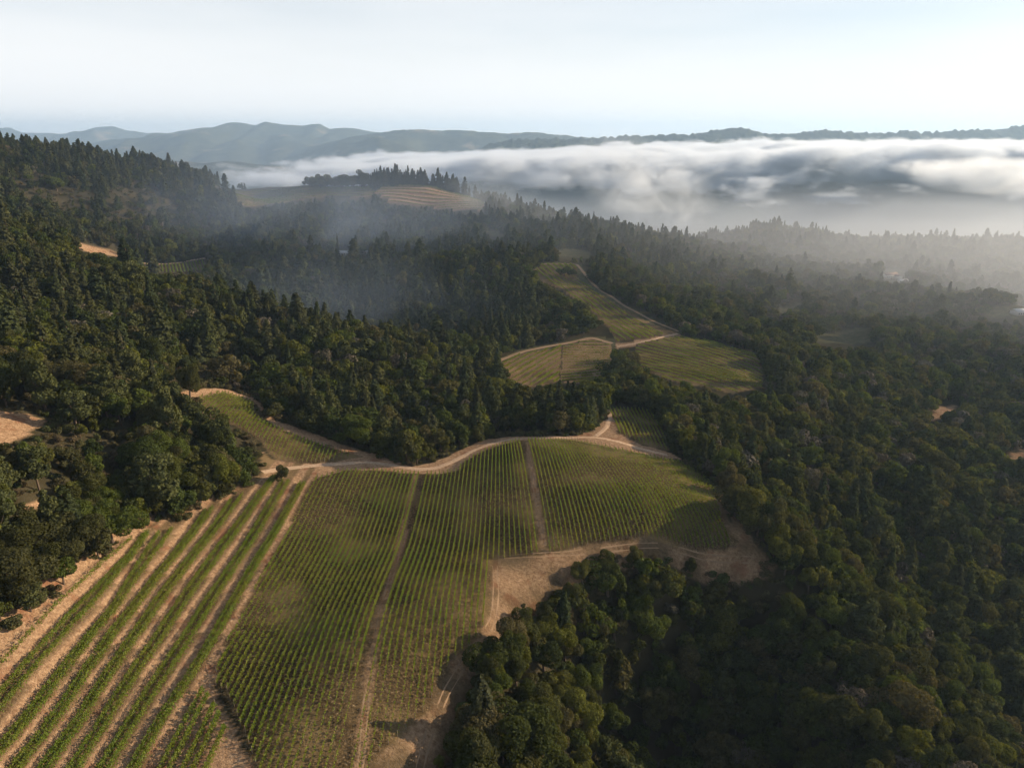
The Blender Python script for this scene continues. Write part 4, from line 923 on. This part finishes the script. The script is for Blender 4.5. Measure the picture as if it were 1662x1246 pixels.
def fog_density(t):
    p = nd(t, 'ShaderNodeNewGeometry').outputs['Position']; s = nd(t, 'ShaderNodeSeparateXYZ'); t.links.new(p, s.inputs[0]); X, Y, Z = s.outputs
    sc = nd(t, 'ShaderNodeVectorMath', operation='MULTIPLY'); t.links.new(p, sc.inputs[0]); sc.inputs[1].default_value = (0.7, 1, 1.7)
    big = noise(t, 0.0016, 2.0, 0.5, sc.outputs[0]); fine = noise(t, 0.0050, 5.0, 0.62, sc.outputs[0])
    top = maprange(t, X, -1700.0, 1900.0, -175.0, -35.0)
    d_top = math_n(t, 'SUBTRACT', top, Z)
    bot = maprange(t, X, -1500.0, 1500.0, -215.0, -255.0)
    d_bot = math_n(t, 'MULTIPLY', math_n(t, 'SUBTRACT', Z, bot), 0.7)
    d_near = math_n(t, 'MULTIPLY', math_n(t, 'SUBTRACT', Y, 4250.0), 0.12)
    d_left = math_n(t, 'MULTIPLY', math_n(t, 'ADD', X, 1250.0), 0.10)
    d = math_n(t, 'MINIMUM', math_n(t, 'MINIMUM', d_top, d_bot), math_n(t, 'MINIMUM', d_near, d_left))
    bump = math_n(t, 'ADD', math_n(t, 'MULTIPLY', math_n(t, 'SUBTRACT', big, 0.5), 150.0), math_n(t, 'MULTIPLY', math_n(t, 'SUBTRACT', fine, 0.5), 260.0))
    return math_n(t, 'MULTIPLY', maprange(t, math_n(t, 'ADD', d, bump), 0.0, 40.0), 0.016)
fb = link('fog_bank', box_mesh('fog_bank', -2300, 7800, 3300, 8000, -330, 40)); fb.data.materials.append(vol_mat('fog', (0.79, 0.86, 0.96), 0.01, 0.3, fog_density, 0.2))
tag(fb, 'long white fog bank lying across the valley', 'fog', kind='stuff')
def wisp(u, v, Y, size, dens, thr=0.47, freq=0.012, stretch=(1, 1, 1), label='', tilt=0.0, col=(0.84, 0.89, 0.95)):
    def den(t):
        tc = nd(t, 'ShaderNodeTexCoord'); L = nd(t, 'ShaderNodeVectorMath', operation='LENGTH'); t.links.new(tc.outputs['Object'], L.inputs[0])
        p = nd(t, 'ShaderNodeNewGeometry').outputs['Position']; sc = nd(t, 'ShaderNodeVectorMath', operation='MULTIPLY'); t.links.new(p, sc.inputs[0]); sc.inputs[1].default_value = stretch
        n = noise(t, freq, 4.0, 0.6, sc.outputs[0]); n.node.inputs['Distortion'].default_value = 1.1
        k = maprange(t, n, thr, thr + 0.3)
        return math_n(t, 'MULTIPLY', math_n(t, 'MULTIPLY', k, maprange(t, L.outputs['Value'], 1.0, 0.25)), dens)
    x, y, z = at_y(u, v, Y); lat = 14; lon = 24; V = [(0, 0, -1.0)]; g = Geo(); P = []
    th = np.linspace(0, math.pi, lat)
    vv = np.array([(math.sin(a) * math.cos(q), math.sin(a) * math.sin(q), math.cos(a)) for a in th for q in np.linspace(0, 2 * math.pi, lon, endpoint=False)])
    ff = [(i * lon + j, (i + 1) * lon + j, (i + 1) * lon + (j + 1) % lon, i * lon + (j + 1) % lon) for i in range(lat - 1) for j in range(lon)]
    o = link('mist_wisp', make_mesh('mist_wisp', vv, np.array(ff), [vol_mat('wisp', col, 0.01, 0.35, den, 1.0)]), None, (x, y, z), 0, size)
    o.rotation_euler = (0, tilt, 0)
    tag(o, label, 'mist', kind='stuff')
wisp(1050, 308, 3000, (380, 260, 190), 0.010, 0.46, 0.008, (1, 1, 0.9), 'torn white wisp hanging in front of the fog bank', 0.5)
wisp(1610, 285, 3300, (330, 400, 85), 0.02, 0.40, 0.006, (1, 1, 1.6), 'bright fog puff at the right edge')
wisp(1500, 272, 4000, (170, 300, 50), 0.014, 0.42, 0.007, (1, 1, 1.6), 'small bright fog puff left of the larger one')
wisp(1560, 440, 1250, (1150, 680, 150), 0.0012, 0.15, 0.002, (1, 1, 1), 'pale sunlit mist over the hazy right-hand slopes', 0, (0.62, 0.66, 0.72))
BL = dict(col=(0.60, 0.75, 1.0))
wisp(400, 335, 1260, (720, 460, 140), 0.0005, 0.1, 0.002, (1, 1, 1), 'blue morning haze hanging over the left hills', 0, **BL)
wisp(835, 348, 1330, (150, 120, 55), 0.0065, 0.42, 0.012, (1, 1, 1), 'thin mist drifting over the right end of the terraced hill', 0.3)
wisp(690, 400, 1080, (260, 120, 80), 0.0018, 0.38, 0.008, (1, 1, 1), 'thin blue mist over the valley woods', 0, **BL)
wisp(430, 350, 1040, (240, 120, 75), 0.0020, 0.38, 0.008, (1, 1, 1), 'thin blue mist below the left hill', 0, **BL)
wisp(530, 490, 720, (240, 100, 70), 0.0014, 0.38, 0.008, (1, 1, 1), 'faint mist in the shaded valley bottom', 0, **BL)
print('air', round(time.time() - T0, 1))
